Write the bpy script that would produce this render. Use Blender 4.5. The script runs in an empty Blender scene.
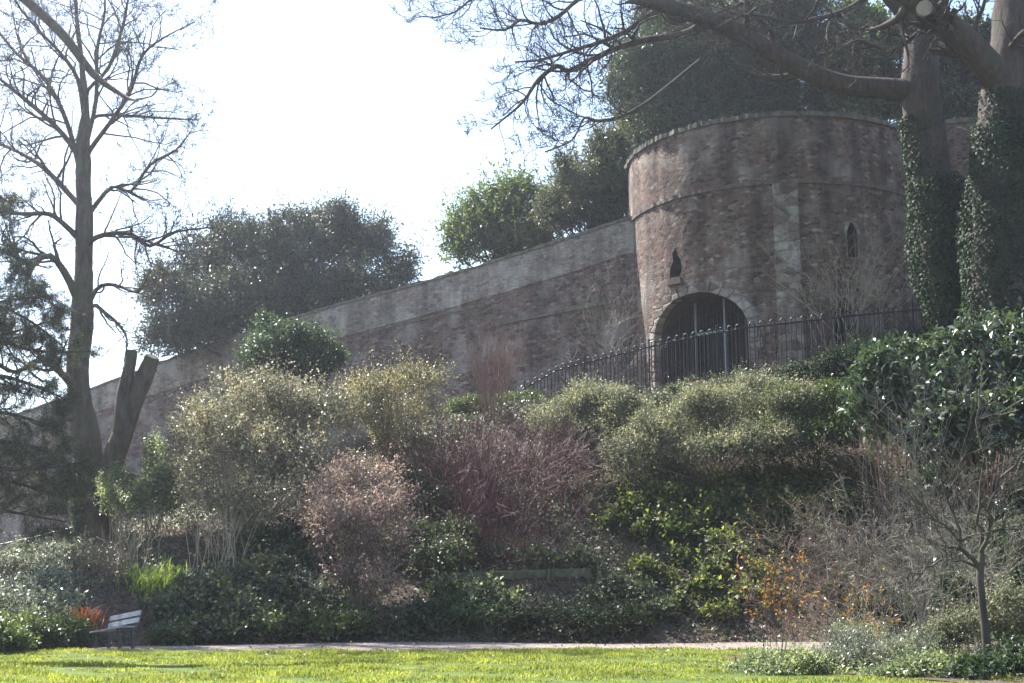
import bpy, bmesh, math, random
import numpy as np
from mathutils import Vector, noise

sc = bpy.context.scene
COL = sc.collection
R = math.radians
F = 1300.0
PITCH = math.atan(238.5 / F)
CAMZ = 1.6
cp, sp = math.cos(PITCH), math.sin(PITCH)


# ------------------------------------------------------------------ helpers
def ray(px, py):
    a, b = (px - 512) / F, (341.5 - py) / F
    return np.array([a, cp - b * sp, sp + b * cp])


BANK0, BANK1, DEEP = 34.4, 42.5, 1.5


def W(Y):
    """plan distance: the bank is deeper than first measured, everything beyond moves back with it"""
    return Y + (DEEP - 1) * np.clip(np.asarray(Y, float) - BANK0, 0, BANK1 - BANK0)


def at(px, py, Y):
    """world point of a spot in the photograph at plan distance W(Y)"""
    d = ray(px, py); Y = float(W(Y))
    return d * (Y / d[1]) + np.array([0, 0, CAMZ])


def X(px, Y, py=450):
    return at(px, py, Y)[0]


def ppm(Y):
    return F / W(Y)


YF_X = [-60, -40, -16, -12.5, -10.6, -9, -6, 60]
YF_Y = [24, 25, 27.6, 29, 31.6, 33.3, 34.4, 34.4]
T_X = [-60, -30, -16, -13, -9, -5, 0, 5, 9, 14, 30, 60]
T_Z = [1.8, 2.0, 2.2, 2.8, 4.6, 6.1, 7.1, 7.7, 8.6, 9.6, 10.5, 11]
Y_TOP = float(W(42.5))
T_Z = [1.6 + (z - 1.6) * Y_TOP / 42.5 for z in T_Z]
T_X = [x * Y_TOP / 42.5 for x in T_X]


def ground(x, y):
    x = np.asarray(x, float); y = np.asarray(y, float)
    f = np.interp(x, YF_X, YF_Y)
    t = np.interp(x, T_X, T_Z)
    s = np.clip((y - f) / (Y_TOP - f), 0, 1)
    z = t * (0.7 * s + 0.3 * s * s * (3 - 2 * s))
    bump = 0.10 * np.sin(x * 1.7 + 0.6 * y) * np.sin(y * 1.3 - 0.5 * x) + 0.06 * np.sin(3.1 * x + 1) * np.sin(2.7 * y)
    return z + bump * np.clip(s * 6, 0, 1) + 0.02 * np.sin(x * .6) * np.sin(y * .5)


def hit(px, py):
    """where the line of sight meets the ground"""
    d = ray(px, py); Y = np.arange(15, 60, .04)
    p = d[None] * (Y / d[1])[:, None]
    k = np.nonzero(p[:, 2] + CAMZ <= ground(p[:, 0], p[:, 1]))[0]
    return d * (Y[k[0]] / d[1]) + np.array([0, 0, CAMZ]) if len(k) else at(px, py, 43)


def nrm(v):
    return v / (np.linalg.norm(v, axis=-1, keepdims=True) + 1e-9)


def link(o, parent=None):
    COL.objects.link(o)
    if parent is not None:
        o.parent = parent
    return o


def tag(o, label=None, cat=None, group=None, kind=None):
    if label: o['label'] = label
    if cat: o['category'] = cat
    if group: o['group'] = group
    if kind: o['kind'] = kind
    return o


def thing(name, label, cat, loc=(0, 0, 0), rz=0.0, group=None):
    o = bpy.data.objects.new(name, None)
    o.empty_display_size = .2
    o.location = [float(c) for c in loc]; o.rotation_euler = (0, 0, rz)
    link(o)
    return tag(o, label, cat, group)


def mesh_np(name, v, faces, mat, parent=None, smooth=False, world=True):
    """v (N,3) in world space; faces (M,k) array, k = 3 or 4"""
    me = bpy.data.meshes.new(name)
    v = np.asarray(v, np.float32); faces = np.asarray(faces, np.int32)
    if parent is not None and world:
        v = v - np.array(parent.location, np.float32)
    k = faces.shape[1]; m = len(faces)
    me.vertices.add(len(v)); me.vertices.foreach_set('co', v.ravel())
    me.loops.add(m * k); me.loops.foreach_set('vertex_index', faces.ravel())
    me.polygons.add(m)
    me.polygons.foreach_set('loop_start', np.arange(0, m * k, k, dtype=np.int32))
    me.polygons.foreach_set('loop_total', np.full(m, k, np.int32))
    me.polygons.foreach_set('use_smooth', np.full(m, bool(smooth)))
    me.update(calc_edges=True)
    if mat: me.materials.append(mat)
    return link(bpy.data.objects.new(name, me), parent)


def mesh_bm(name, bm, mat, parent=None, world=True, smooth=False):
    me = bpy.data.meshes.new(name)
    if parent is not None and world:
        bmesh.ops.translate(bm, verts=bm.verts, vec=-parent.location)
    bmesh.ops.recalc_face_normals(bm, faces=bm.faces)
    bm.to_mesh(me); bm.free()
    if smooth:
        me.polygons.foreach_set('use_smooth', np.ones(len(me.polygons), bool))
    if mat: me.materials.append(mat)
    return link(bpy.data.objects.new(name, me), parent)


def outward(o):
    bm = bmesh.new(); bm.from_mesh(o.data); bmesh.ops.recalc_face_normals(bm, faces=bm.faces); bm.to_mesh(o.data); bm.free()
    return o


def bx(bm, c, size, ax=(1, 0, 0), ay=(0, 1, 0), az=(0, 0, 1), bev=0.0):
    c, ax, ay, az = (Vector([float(q) for q in a]) for a in (c, ax, ay, az))
    vs = []
    for k in (-.5, .5):
        for j in (-.5, .5):
            for i in (-.5, .5):
                vs.append(bm.verts.new(c + ax * (i * size[0]) + ay * (j * size[1]) + az * (k * size[2])))
    fs = [bm.faces.new([vs[i] for i in q]) for q in ((0, 2, 3, 1), (4, 5, 7, 6), (0, 1, 5, 4), (2, 6, 7, 3), (0, 4, 6, 2), (1, 3, 7, 5))]
    if bev:
        bmesh.ops.bevel(bm, geom=list({e for f in fs for e in f.edges}), offset=bev, segments=1, affect='EDGES')


class Tubes:
    def __init__(self):
        self.g = {}

    def add(self, pts, rad, sides=5):
        pts = np.asarray(pts, float); rad = np.asarray(rad, float)
        a = self.g.setdefault((len(pts), sides), ([], []))
        a[0].append(pts); a[1].append(rad)

    def build(self, name, mat, parent=None):
        V, Q, off = [], [], 0
        for (K, S), (P, Rr) in self.g.items():
            P = np.stack(P); Rr = np.stack(Rr); B = len(P)
            t = nrm(np.gradient(P, axis=1))
            mt = nrm(P[:, -1] - P[:, 0])
            ref = np.where(np.abs(mt[:, :1]) > .8, np.array([[0.1, 1., .2]]), np.array([[1., .13, .07]]))[:, None, :]
            n1 = nrm(np.cross(t, np.broadcast_to(ref, t.shape))); n2 = np.cross(t, n1)
            a = np.arange(S) * 2 * math.pi / S
            ring = P[:, :, None, :] + Rr[:, :, None, None] * (np.cos(a)[None, None, :, None] * n1[:, :, None, :] + np.sin(a)[None, None, :, None] * n2[:, :, None, :])
            V.append(ring.reshape(-1, 3))
            idx = np.arange(B * K * S).reshape(B, K, S) + off
            nx = np.roll(idx, -1, axis=2)
            Q.append(np.stack([idx[:, :-1], nx[:, :-1], nx[:, 1:], idx[:, 1:]], -1).reshape(-1, 4))
            off += B * K * S
        if not V: return None
        return mesh_np(name, np.concatenate(V), np.concatenate(Q), mat, parent, smooth=True)


def leaves(p, d, n, L, W, fold=.15):
    """diamond leaves: (N,3) bases, directions, normals, lengths, widths"""
    d = nrm(d); s = nrm(np.cross(d, n)); n = np.cross(s, d)
    L = L[:, None]; W = W[:, None]
    m = p + d * L * .45
    v = np.stack([p, m + s * W * .5 + n * L * fold, p + d * L - n * L * fold * .6, m - s * W * .5 + n * L * fold], 1)
    N = len(p)
    return v.reshape(-1, 3), np.arange(N * 4).reshape(N, 4)


class Foliage:
    def __init__(self):
        self.v = []; self.n = 0

    def add(self, p, d, n, L, W, fold=.15):
        v, _ = leaves(p, d, n, L, W, fold)
        self.v.append(v); self.n += len(p)

    def build(self, name, mat, parent=None):
        if not self.v: return None
        v = np.concatenate(self.v)
        return mesh_np(name, v, np.arange(len(v)).reshape(-1, 4), mat, parent, smooth=True)


# ---------------------------------------------------------------- materials
def new_mat(name):
    m = bpy.data.materials.new(name); m.use_nodes = True
    nt = m.node_tree; nt.nodes.clear()
    out = nt.nodes.new('ShaderNodeOutputMaterial')
    return m, nt, out


def N(nt, typ, **kw):
    n = nt.nodes.new(typ)
    for k, v in kw.items():
        if k.startswith('i_'):
            key = k[2:].replace('_', ' ')
            n.inputs[key].default_value = v
        else:
            setattr(n, k, v)
    return n


def ramp(nt, fac, stops, interp='LINEAR'):
    r = nt.nodes.new('ShaderNodeValToRGB')
    r.color_ramp.interpolation = interp
    e = r.color_ramp.elements
    while len(e) < len(stops): e.new(.5)
    for el, (pos, c) in zip(e, stops):
        el.position = pos; el.color = (*c, 1)
    nt.links.new(fac, r.inputs[0])
    return r.outputs[0]


def mixc(nt, fac, a, b, mode='MIX'):
    m = nt.nodes.new('ShaderNodeMix'); m.data_type = 'RGBA'; m.blend_type = mode
    for s, val in ((m.inputs[0], fac), (m.inputs[6], a), (m.inputs[7], b)):
        if hasattr(val, 'is_output') or isinstance(val, bpy.types.NodeSocket): nt.links.new(val, s)
        elif isinstance(val, tuple): s.default_value = (*val, 1)
        else: s.default_value = val
    return m.outputs[2]


def leaf_mat(name, cols, trans=.4, rough=.5, spec=.4, tmul=(1.9, 2.0, .8)):
    """cols: list of base colours picked per leaf; patches vary the hue through the plant"""
    m, nt, out = new_mat(name)
    geo = N(nt, 'ShaderNodeNewGeometry')
    stops = [(i / max(1, len(cols) - 1), c) for i, c in enumerate(cols)]
    c = ramp(nt, geo.outputs['Random Per Island'], stops)
    tc = N(nt, 'ShaderNodeTexCoord')
    no = N(nt, 'ShaderNodeTexNoise', i_Scale=1.1, i_Detail=3.0)
    nt.links.new(tc.outputs['Object'], no.inputs['Vector'])
    patch = ramp(nt, no.outputs['Fac'], [(.32, (.58, .62, .62)), (.5, (1, 1, 1)), (.68, (1.5, 1.42, 1.25))])
    c = mixc(nt, 1.0, c, patch, 'MULTIPLY')
    b = N(nt, 'ShaderNodeBsdfPrincipled', i_Roughness=rough)
    b.inputs['Specular IOR Level'].default_value = spec
    nt.links.new(c, b.inputs['Base Color'])
    t = N(nt, 'ShaderNodeBsdfTranslucent')
    nt.links.new(mixc(nt, 1.0, c, tuple(tmul), 'MULTIPLY'), t.inputs['Color'])
    mx = N(nt, 'ShaderNodeMixShader', i_Fac=trans)
    nt.links.new(b.outputs[0], mx.inputs[1]); nt.links.new(t.outputs[0], mx.inputs[2])
    nt.links.new(mx.outputs[0], out.inputs['Surface'])
    return m


def bark_mat(name, c1, c2, c3=None, scale=6.0, bump=.5, rough=.9):
    m, nt, out = new_mat(name)
    tc = N(nt, 'ShaderNodeTexCoord')
    mp = N(nt, 'ShaderNodeMapping'); mp.inputs['Scale'].default_value = (1, 1, .25)
    nt.links.new(tc.outputs['Object'], mp.inputs['Vector'])
    n1 = N(nt, 'ShaderNodeTexNoise', i_Scale=scale, i_Detail=6.0, i_Roughness=.65)
    nt.links.new(mp.outputs[0], n1.inputs['Vector'])
    n2 = N(nt, 'ShaderNodeTexNoise', i_Scale=.9, i_Detail=3.0)
    nt.links.new(tc.outputs['Object'], n2.inputs['Vector'])
    c = ramp(nt, n1.outputs['Fac'], [(.3, c1), (.7, c2)])
    if c3:
        f = ramp(nt, n2.outputs['Fac'], [(.5, (0, 0, 0)), (.68, (1, 1, 1))])
        c = mixc(nt, f, c, c3)
    b = N(nt, 'ShaderNodeBsdfPrincipled', i_Roughness=rough)
    b.inputs['Specular IOR Level'].default_value = .25
    nt.links.new(c, b.inputs['Base Color'])
    bp = N(nt, 'ShaderNodeBump', i_Strength=bump, i_Distance=.05)
    nt.links.new(n1.outputs['Fac'], bp.inputs['Height']); nt.links.new(bp.outputs[0], b.inputs['Normal'])
    nt.links.new(b.outputs[0], out.inputs['Surface'])
    return m


def plain_mat(name, c, rough=.6, spec=.4, metal=0.0, var=.25, scale=8.0, bump=0.0):
    m, nt, out = new_mat(name)
    tc = N(nt, 'ShaderNodeTexCoord')
    n1 = N(nt, 'ShaderNodeTexNoise', i_Scale=scale, i_Detail=5.0)
    nt.links.new(tc.outputs['Object'], n1.inputs['Vector'])
    lo = tuple(x * (1 - var) for x in c); hi = tuple(min(1, x * (1 + var)) for x in c)
    col = ramp(nt, n1.outputs['Fac'], [(.3, lo), (.7, hi)])
    b = N(nt, 'ShaderNodeBsdfPrincipled', i_Roughness=rough, i_Metallic=metal)
    b.inputs['Specular IOR Level'].default_value = spec
    nt.links.new(col, b.inputs['Base Color'])
    if bump:
        bp = N(nt, 'ShaderNodeBump', i_Strength=bump, i_Distance=.03)
        nt.links.new(n1.outputs['Fac'], bp.inputs['Height']); nt.links.new(bp.outputs[0], b.inputs['Normal'])
    nt.links.new(b.outputs[0], out.inputs['Surface'])
    return m


def masonry(name, stops, mortar, su=2.0, sv=3.6, cyl=None, wall_dir=None, lime=.35, lime_c=(.30, .28, .27), streak=.5, bump=.8):
    """coursed rubble: u runs along the wall (or round the tower), v is height"""
    m, nt, out = new_mat(name)
    tc = N(nt, 'ShaderNodeTexCoord')
    sx = N(nt, 'ShaderNodeSeparateXYZ'); nt.links.new(tc.outputs['Object'], sx.inputs[0])
    if cyl:
        at2 = N(nt, 'ShaderNodeMath', operation='ARCTAN2')
        nt.links.new(sx.outputs[0], at2.inputs[0])
        ng = N(nt, 'ShaderNodeMath', operation='MULTIPLY'); ng.inputs[1].default_value = -1
        nt.links.new(sx.outputs[1], ng.inputs[0]); nt.links.new(ng.outputs[0], at2.inputs[1])
        mu = N(nt, 'ShaderNodeMath', operation='MULTIPLY'); mu.inputs[1].default_value = cyl
        nt.links.new(at2.outputs[0], mu.inputs[0]); u = mu.outputs[0]
    else:
        dp = N(nt, 'ShaderNodeVectorMath', operation='DOT_PRODUCT')
        nt.links.new(tc.outputs['Object'], dp.inputs[0]); dp.inputs[1].default_value = (wall_dir[0], wall_dir[1], 0)
        u = dp.outputs['Value']
    cb = N(nt, 'ShaderNodeCombineXYZ'); nt.links.new(u, cb.inputs[0]); nt.links.new(sx.outputs[2], cb.inputs[1])
    uv = cb.outputs[0]
    # wobble
    wn = N(nt, 'ShaderNodeTexNoise', i_Scale=1.6, i_Detail=2.0); nt.links.new(uv, wn.inputs['Vector'])
    wo = N(nt, 'ShaderNodeVectorMath', operation='MULTIPLY_ADD')
    nt.links.new(wn.outputs['Color'], wo.inputs[0]); wo.inputs[1].default_value = (.22, .16, 0); nt.links.new(uv, wo.inputs[2])
    mp = N(nt, 'ShaderNodeMapping'); mp.inputs['Scale'].default_value = (su, sv, 1)
    nt.links.new(wo.outputs[0], mp.inputs['Vector'])
    vo = N(nt, 'ShaderNodeTexVoronoi', voronoi_dimensions='2D', feature='F1', i_Scale=1.0, i_Randomness=.75)
    ve = N(nt, 'ShaderNodeTexVoronoi', voronoi_dimensions='2D', feature='DISTANCE_TO_EDGE', i_Scale=1.0, i_Randomness=.75)
    nt.links.new(mp.outputs[0], vo.inputs['Vector']); nt.links.new(mp.outputs[0], ve.inputs['Vector'])
    sc3 = N(nt, 'ShaderNodeSeparateColor'); nt.links.new(vo.outputs['Color'], sc3.inputs[0])
    col = ramp(nt, sc3.outputs[0], stops)
    fine = N(nt, 'ShaderNodeTexNoise', i_Scale=9.0, i_Detail=6.0, i_Roughness=.7); nt.links.new(uv, fine.inputs['Vector'])
    col = mixc(nt, 1.0, col, ramp(nt, fine.outputs['Fac'], [(.32, (.52, .52, .53)), (.68, (1.45, 1.42, 1.4))]), 'MULTIPLY')
    edge = ramp(nt, ve.outputs['Distance'], [(.02, (1, 1, 1)), (.13, (0, 0, 0))])
    mfac = N(nt, 'ShaderNodeMath', operation='MULTIPLY'); mfac.inputs[1].default_value = .7
    nt.links.new(edge, mfac.inputs[0])
    col = mixc(nt, mfac.outputs[0], col, mortar)
    # patches of old lime render and pale lichen
    ln = N(nt, 'ShaderNodeTexNoise', i_Scale=.55, i_Detail=8.0, i_Roughness=.68); nt.links.new(uv, ln.inputs['Vector'])
    lf = ramp(nt, ln.outputs['Fac'], [(.50, (0, 0, 0)), (.60, (lime * 2, lime * 2, lime * 2))])
    col = mixc(nt, lf, col, lime_c)
    # damp streaks running down
    sm = N(nt, 'ShaderNodeMapping'); sm.inputs['Scale'].default_value = (1.3, .13, 1); nt.links.new(uv, sm.inputs['Vector'])
    sn = N(nt, 'ShaderNodeTexNoise', i_Scale=1.0, i_Detail=5.0); nt.links.new(sm.outputs[0], sn.inputs['Vector'])
    col = mixc(nt, streak, col, mixc(nt, 1.0, col, ramp(nt, sn.outputs['Fac'], [(.35, (.45, .43, .45)), (.65, (1.5, 1.5, 1.45))]), 'MULTIPLY'))
    hn = N(nt, 'ShaderNodeTexNoise', i_Scale=2.6, i_Detail=4.0, i_Roughness=.6); nt.links.new(uv, hn.inputs['Vector'])
    col = mixc(nt, ramp(nt, hn.outputs['Fac'], [(.60, (0, 0, 0)), (.70, (.4, .4, .4))]), col, (.05, .04, .036))
    gn_ = N(nt, 'ShaderNodeTexNoise', i_Scale=.8, i_Detail=6.0, i_Roughness=.7); nt.links.new(wo.outputs[0], gn_.inputs['Vector'])
    col = mixc(nt, ramp(nt, gn_.outputs['Fac'], [(.55, (0, 0, 0)), (.66, (.4, .4, .4))]), col, (.11, .115, .075))
    b = N(nt, 'ShaderNodeBsdfPrincipled', i_Roughness=.92)
    b.inputs['Specular IOR Level'].default_value = .2
    nt.links.new(col, b.inputs['Base Color'])
    h = N(nt, 'ShaderNodeMath', operation='MULTIPLY_ADD'); nt.links.new(fine.outputs['Fac'], h.inputs[0]); h.inputs[1].default_value = .35
    hh = ramp(nt, ve.outputs['Distance'], [(0, (0, 0, 0)), (.14, (1, 1, 1))]); nt.links.new(hh, h.inputs[2])
    bp = N(nt, 'ShaderNodeBump', i_Strength=bump, i_Distance=.055)
    nt.links.new(h.outputs[0], bp.inputs['Height']); nt.links.new(bp.outputs[0], b.inputs['Normal'])
    nt.links.new(b.outputs[0], out.inputs['Surface'])
    return m


STONES = [(0.0, (.045, .03, .026)), (.25, (.09, .055, .043)), (.55, (.15, .086, .064)), (.78, (.115, .09, .077)), (.92, (.175, .125, .095)), (1.0, (.27, .22, .18))]
M = {}
M['bark'] = bark_mat('bark', (.045, .034, .03), (.16, .122, .105), (.085, .10, .06), bump=.9)
M['bark_pale'] = bark_mat('bark_pale', (.034, .026, .023), (.105, .076, .063), (.055, .056, .04), scale=6, bump=1.0)
M['bark_dark'] = bark_mat('bark_dark', (.025, .02, .018), (.07, .055, .05))
M['slim_bark'] = bark_mat('slim_bark', (.035, .029, .025), (.10, .084, .07), (.075, .08, .05), scale=5)
M['cut_wood'] = plain_mat('cut_wood', (.30, .245, .19), .8, .2, var=.2, scale=20)
M['twig_brown'] = bark_mat('twig_brown', (.10, .065, .05), (.22, .15, .12), scale=3)
M['twig_red'] = bark_mat('twig_red', (.16, .085, .065), (.30, .18, .14), scale=3)
M['twig_purple'] = bark_mat('twig_purple', (.055, .017, .022), (.13, .042, .048), scale=3, rough=.55)
M['twig_straw'] = bark_mat('twig_straw', (.26, .21, .14), (.48, .40, .28), scale=3, rough=.6)
M['twig_grey'] = bark_mat('twig_grey', (.15, .125, .10), (.34, .29, .23), (.2, .2, .13), scale=3, rough=.7)
M['yew'] = leaf_mat('yew_leaf', [(.028, .045, .022), (.045, .065, .03), (.075, .085, .045)], .28, .5, .35, (1.3, 1.5, .8))
M['oak'] = leaf_mat('holm_oak_leaf', [(.035, .045, .030), (.055, .065, .04), (.09, .09, .055)], .25, .45, .5, (1.3, 1.4, .8))
M['lime_leaf'] = leaf_mat('light_leaf', [(.06, .085, .03), (.09, .12, .04), (.13, .15, .06)], .42, .45, .4, (1.5, 1.6, .8))
M['laurel'] = leaf_mat('laurel_leaf', [(.032, .055, .027), (.045, .07, .035), (.075, .10, .045)], .3, .5, .5, (1.3, 1.5, .85))
M['laurel_gloss'] = leaf_mat('glossy_laurel_leaf', [(.035, .055, .032), (.05, .07, .04), (.07, .09, .05)], .28, .44, .9, (1.4, 1.6, .8))
M['ivy'] = leaf_mat('ivy_leaf', [(.016, .03, .016), (.025, .042, .021), (.038, .056, .028)], .18, .6, .12, (1.3, 1.5, .8))
M['ivy_var'] = leaf_mat('mixed_ground_leaf', [(.035, .055, .03), (.05, .075, .04), (.07, .085, .05), (.10, .115, .05), (.10, .075, .055)], .32, .56, .6, (1.35, 1.45, .9))
M['yellow_ivy'] = leaf_mat('yellow_green_leaf', [(.035, .06, .025), (.06, .085, .035), (.22, .225, .05), (.045, .065, .03), (.10, .125, .04), (.03, .055, .025), (.33, .31, .09)], .5, .56, .55, (1.4, 1.45, .85))
M['olive'] = leaf_mat('olive_leaf', [(.10, .10, .07), (.165, .16, .11), (.27, .255, .19), (.17, .14, .115)], .45, .42, .45, (1.35, 1.35, 1.0))
M['mound'] = leaf_mat('mound_leaf', [(.065, .08, .045), (.12, .13, .075), (.20, .195, .13), (.31, .29, .22)], .4, .55, .45, (1.35, 1.4, 1.0))
M['mound_dark'] = leaf_mat('mound_dark_leaf', [(.035, .06, .028), (.06, .085, .035), (.10, .12, .05)], .35, .4, .5)
M['straw'] = leaf_mat('straw_leaf', [(.13, .125, .07), (.21, .195, .11), (.28, .25, .15)], .42, .4, .4, (1.35, 1.35, 1.0))
M['pink'] = leaf_mat('pink_leaf', [(.15, .115, .09), (.25, .175, .165), (.37, .275, .265), (.17, .165, .10)], .58, .42, .4, (1.4, 1.35, 1.2))
M['pale'] = leaf_mat('pale_leaf', [(.10, .125, .065), (.16, .19, .10), (.27, .29, .19)], .42, .4, .4, (1.35, 1.45, .95))
M['silver'] = leaf_mat('silver_leaf', [(.06, .075, .05), (.13, .145, .105), (.22, .23, .18), (.34, .34, .29)], .35, .35, .5, (1.3, 1.4, 1.0))
M['iris'] = leaf_mat('iris_leaf', [(.08, .12, .03), (.12, .165, .04), (.17, .21, .06)], .38, .35, .5)
M['rust'] = leaf_mat('rust_frond', [(.20, .07, .03), (.30, .11, .045), (.36, .16, .07)], .5, .5, .3, (1.6, 1.3, .9))
M['orange'] = leaf_mat('orange_leaf', [(.24, .21, .04), (.32, .13, .035), (.15, .17, .035), (.36, .10, .03), (.20, .20, .05), (.12, .14, .04)], .5, .35, .5, (1.5, 1.3, .8))
M['litter'] = leaf_mat('leaf_litter', [(.09, .055, .035), (.16, .10, .06), (.26, .19, .12), (.12, .08, .05)], .2, .55, .4, (1.2, 1.1, .9))
M['grass'] = leaf_mat('grass_blade', [(.10, .145, .025), (.145, .185, .032), (.19, .22, .05), (.19, .23, .06), (.24, .22, .10)], .52, .45, .35, (1.6, 1.52, .85))
M['conifer'] = leaf_mat('conifer_needle', [(.04, .05, .032), (.07, .078, .045), (.12, .115, .065)], .35, .5, .3, (1.3, 1.4, .8))
M['iron'] = plain_mat('black_iron', (.012, .012, .014), .5, .35, .0, .3, 12)
M['rail_grey'] = plain_mat('grey_rail', (.16, .17, .18), .5, .5, .0, .3, 12)
M['bench_wood'] = plain_mat('weathered_wood', (.27, .275, .285), .6, .4, 0, .2, 14)
M['bench_dark'] = plain_mat('bench_iron', (.03, .03, .032), .5, .5, 0, .3, 14)
M['board'] = plain_mat('mossy_board', (.085, .085, .05), .85, .2, 0, .45, 5, .4)
M['soil'] = plain_mat('soil', (.075, .055, .042), .95, .15, 0, .45, 3.5, .8)
M['path'] = plain_mat('path_gravel', (.20, .165, .14), .95, .2, 0, .4, 5, .6)
M['turf'] = plain_mat('turf', (.07, .10, .02), .95, .15, 0, .35, 2.5, .5)
M['dressed'] = plain_mat('dressed_stone', (.105, .082, .068), .9, .2, 0, .5, 5, .8)
M['shaded_stone'] = plain_mat('shaded_recess_stone', (.05, .034, .03), .95, .2, 0, .5, 3, .8)  # inner faces of the openings: shade put into the colour, darker than the walls
M['dressed_dark'] = plain_mat('coping_stone', (.105, .095, .075), .95, .2, 0, .5, 4, .8)

# ------------------------------------------------------------------- setting
gx = np.unique(np.concatenate([np.linspace(-180, -26, 16), np.arange(-26, 26.01, .4), np.linspace(26, 180, 16)]))
gy = np.unique(np.concatenate([np.linspace(-15, 18, 8), np.arange(18, 62, .4), np.linspace(62, 240, 18)]))
GX, GY = np.meshgrid(gx, gy)
GZ = ground(GX, GY)
nx_, ny_ = len(gx), len(gy)
idx = np.arange(nx_ * ny_).reshape(ny_, nx_)
faces = np.stack([idx[:-1, :-1], idx[:-1, 1:], idx[1:, 1:], idx[1:, :-1]], -1).reshape(-1, 4)
tag(mesh_np('ground', np.stack([GX, GY, GZ], -1).reshape(-1, 3), faces, M['soil'], smooth=True), kind='structure')


def sheet(name, xs, y0f, y1f, mat, dz, ny=24):
    xs = np.asarray(xs, float)
    t = np.linspace(0, 1, ny)[:, None]
    y0 = y0f(xs)[None]; y1 = y1f(xs)[None]
    yy = y0 + (y1 - y0) * t; xx = np.broadcast_to(xs[None], yy.shape)
    zz = ground(xx, yy) + dz
    i = np.arange(yy.size).reshape(yy.shape)
    f = np.stack([i[:-1, :-1], i[:-1, 1:], i[1:, 1:], i[1:, :-1]], -1).reshape(-1, 4)
    return tag(mesh_np(name, np.stack([xx, yy, zz], -1).reshape(-1, 3), f, mat, smooth=True), kind='structure')


def lawn_edge(x):
    e = np.interp(x, [-60, -16, -11.5, -9, -4, 2, 6, 30], [23.5, 27.2, 29.6, 30.2, 30.4, 30.6, 30.7, 30.7])
    return e + .05 * np.sin(x * 2.3) + .035 * np.sin(x * 5.1 + 1)


def path_far(x):
    return np.interp(x, [-10.4, -9, -6, 40], [31.2, 33.0, 34.3, 34.3]) + .08 * np.sin(x * 1.9 + 2) + .05 * np.sin(x * 4.7)


sheet('lawn', np.arange(-60, 40.1, .5), lambda x: np.full_like(x, -10.), lawn_edge, M['turf'], .02, 60)
sheet('path', np.arange(-10.4, 40.1, .25), lambda x: lawn_edge(x) - .12, path_far, M['path'], .012, 12)

rng = np.random.default_rng(3)
# lawn blades: uneven height, tufts, worn spots
n = 170000
gx_ = rng.uniform(-14, 12, n); gy_ = 17.5 + (lawn_edge(gx_) + .08 - 17.5) * rng.random(n) ** .8
keep = np.abs(gx_) < .46 * gy_
gx_, gy_ = gx_[keep], gy_[keep]
tuft = .7 * np.sin(gx_ * .8 + 1.3 * np.sin(gy_ * .9)) * np.sin(gy_ * 1.1 + .4 * gx_) + np.sin(gx_ * 2.1 + .7 * np.sin(gy_ * 1.7)) * np.sin(gy_ * 2.6 + gx_) + .6 * np.sin(gx_ * 5.3 + 2) * np.sin(gy_ * 4.1)
keep = rng.random(len(gx_)) < np.clip(.8 + .4 * tuft, .25, 1)
gx_, gy_, tuft = gx_[keep], gy_[keep], tuft[keep]
n = len(gx_)
pos = np.stack([gx_, gy_, ground(gx_, gy_) + .015], -1)
d = nrm(np.stack([rng.normal(0, .5, n), rng.normal(0, .5, n), np.full(n, 1.)], -1))
nn = nrm(rng.normal(0, 1, (n, 3)))
fo = Foliage(); fo.add(pos, d, nn, (.045 + .038 * np.clip(tuft, -.85, 1.8)) * rng.uniform(.6, 1.5, n), rng.uniform(.012, .026, n), .1)
tag(fo.build('grass', M['grass']), 'short bright green grass of the sunlit lawn', 'grass', kind='stuff')
# weeds / dark tufts in the lawn stay part of the grass

# ------------------------------------------------------------- wall and tower
TC = np.array([X(776, 52, 300), float(W(52))]); TR = 148 * float(W(52)) / F
A2 = np.array([TC[0] - TR * .93, TC[1] - 1.2])
B2 = np.array([X(40, 74, 405), float(W(74))])
wd = (B2 - A2) / np.linalg.norm(B2 - A2)
wn = np.array([wd[1], -wd[0]]);
if wn[1] > 0: wn = -wn     # faces the camera


def on_wall(px, py, off=0.0):
    """point of the wall's front plane seen at a pixel: distance along it and height"""
    d = ray(px, py); o = A2 + wn * off
    t = np.dot(o, wn) / np.dot(d[:2], wn)
    p = d * t + np.array([0, 0, CAMZ])
    return np.dot(p[:2] - A2, wd), p[2]


top_px = [(626, 218), (580, 233), (530, 249), (440, 277), (340, 303), (230, 336), (150, 366), (100, 385), (40, 406), (-40, 432), (-160, 470)]
low_px = [(626, 254), (580, 270), (530, 285), (440, 311), (340, 338), (230, 370), (169, 390), (100, 411), (40, 429), (-40, 452), (-160, 486)]
tp = np.array([on_wall(*q) for q in top_px]); lp = np.array([on_wall(*q) for q in low_px])


def wall_run(name, u, z0, z1, o, dvec, nvec, thick, proud, mat, parent, jit=0.0, seed=1):
    r = np.random.default_rng(seed)
    n = len(u); j = r.normal(0, jit, n)
    pr = [np.stack([o[0] + dvec[0] * u + nvec[0] * p, o[1] + dvec[1] * u + nvec[1] * p, z], -1) for p, z in ((proud, z0), (proud, z1 + j), (-thick, z1 + j), (-thick, z0))]
    v = np.stack(pr, 1).reshape(-1, 3); i = np.arange(n * 4).reshape(n, 4)
    f = []
    for k in range(4):
        k2 = (k + 1) % 4
        f.append(np.stack([i[:-1, k], i[1:, k], i[1:, k2], i[:-1, k2]], -1))
    f.append(i[[0]]); f.append(i[[-1]][:, ::-1])
    o_ = mesh_np(name, v, np.concatenate(f), mat, parent)
    return outward(o_)


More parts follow.
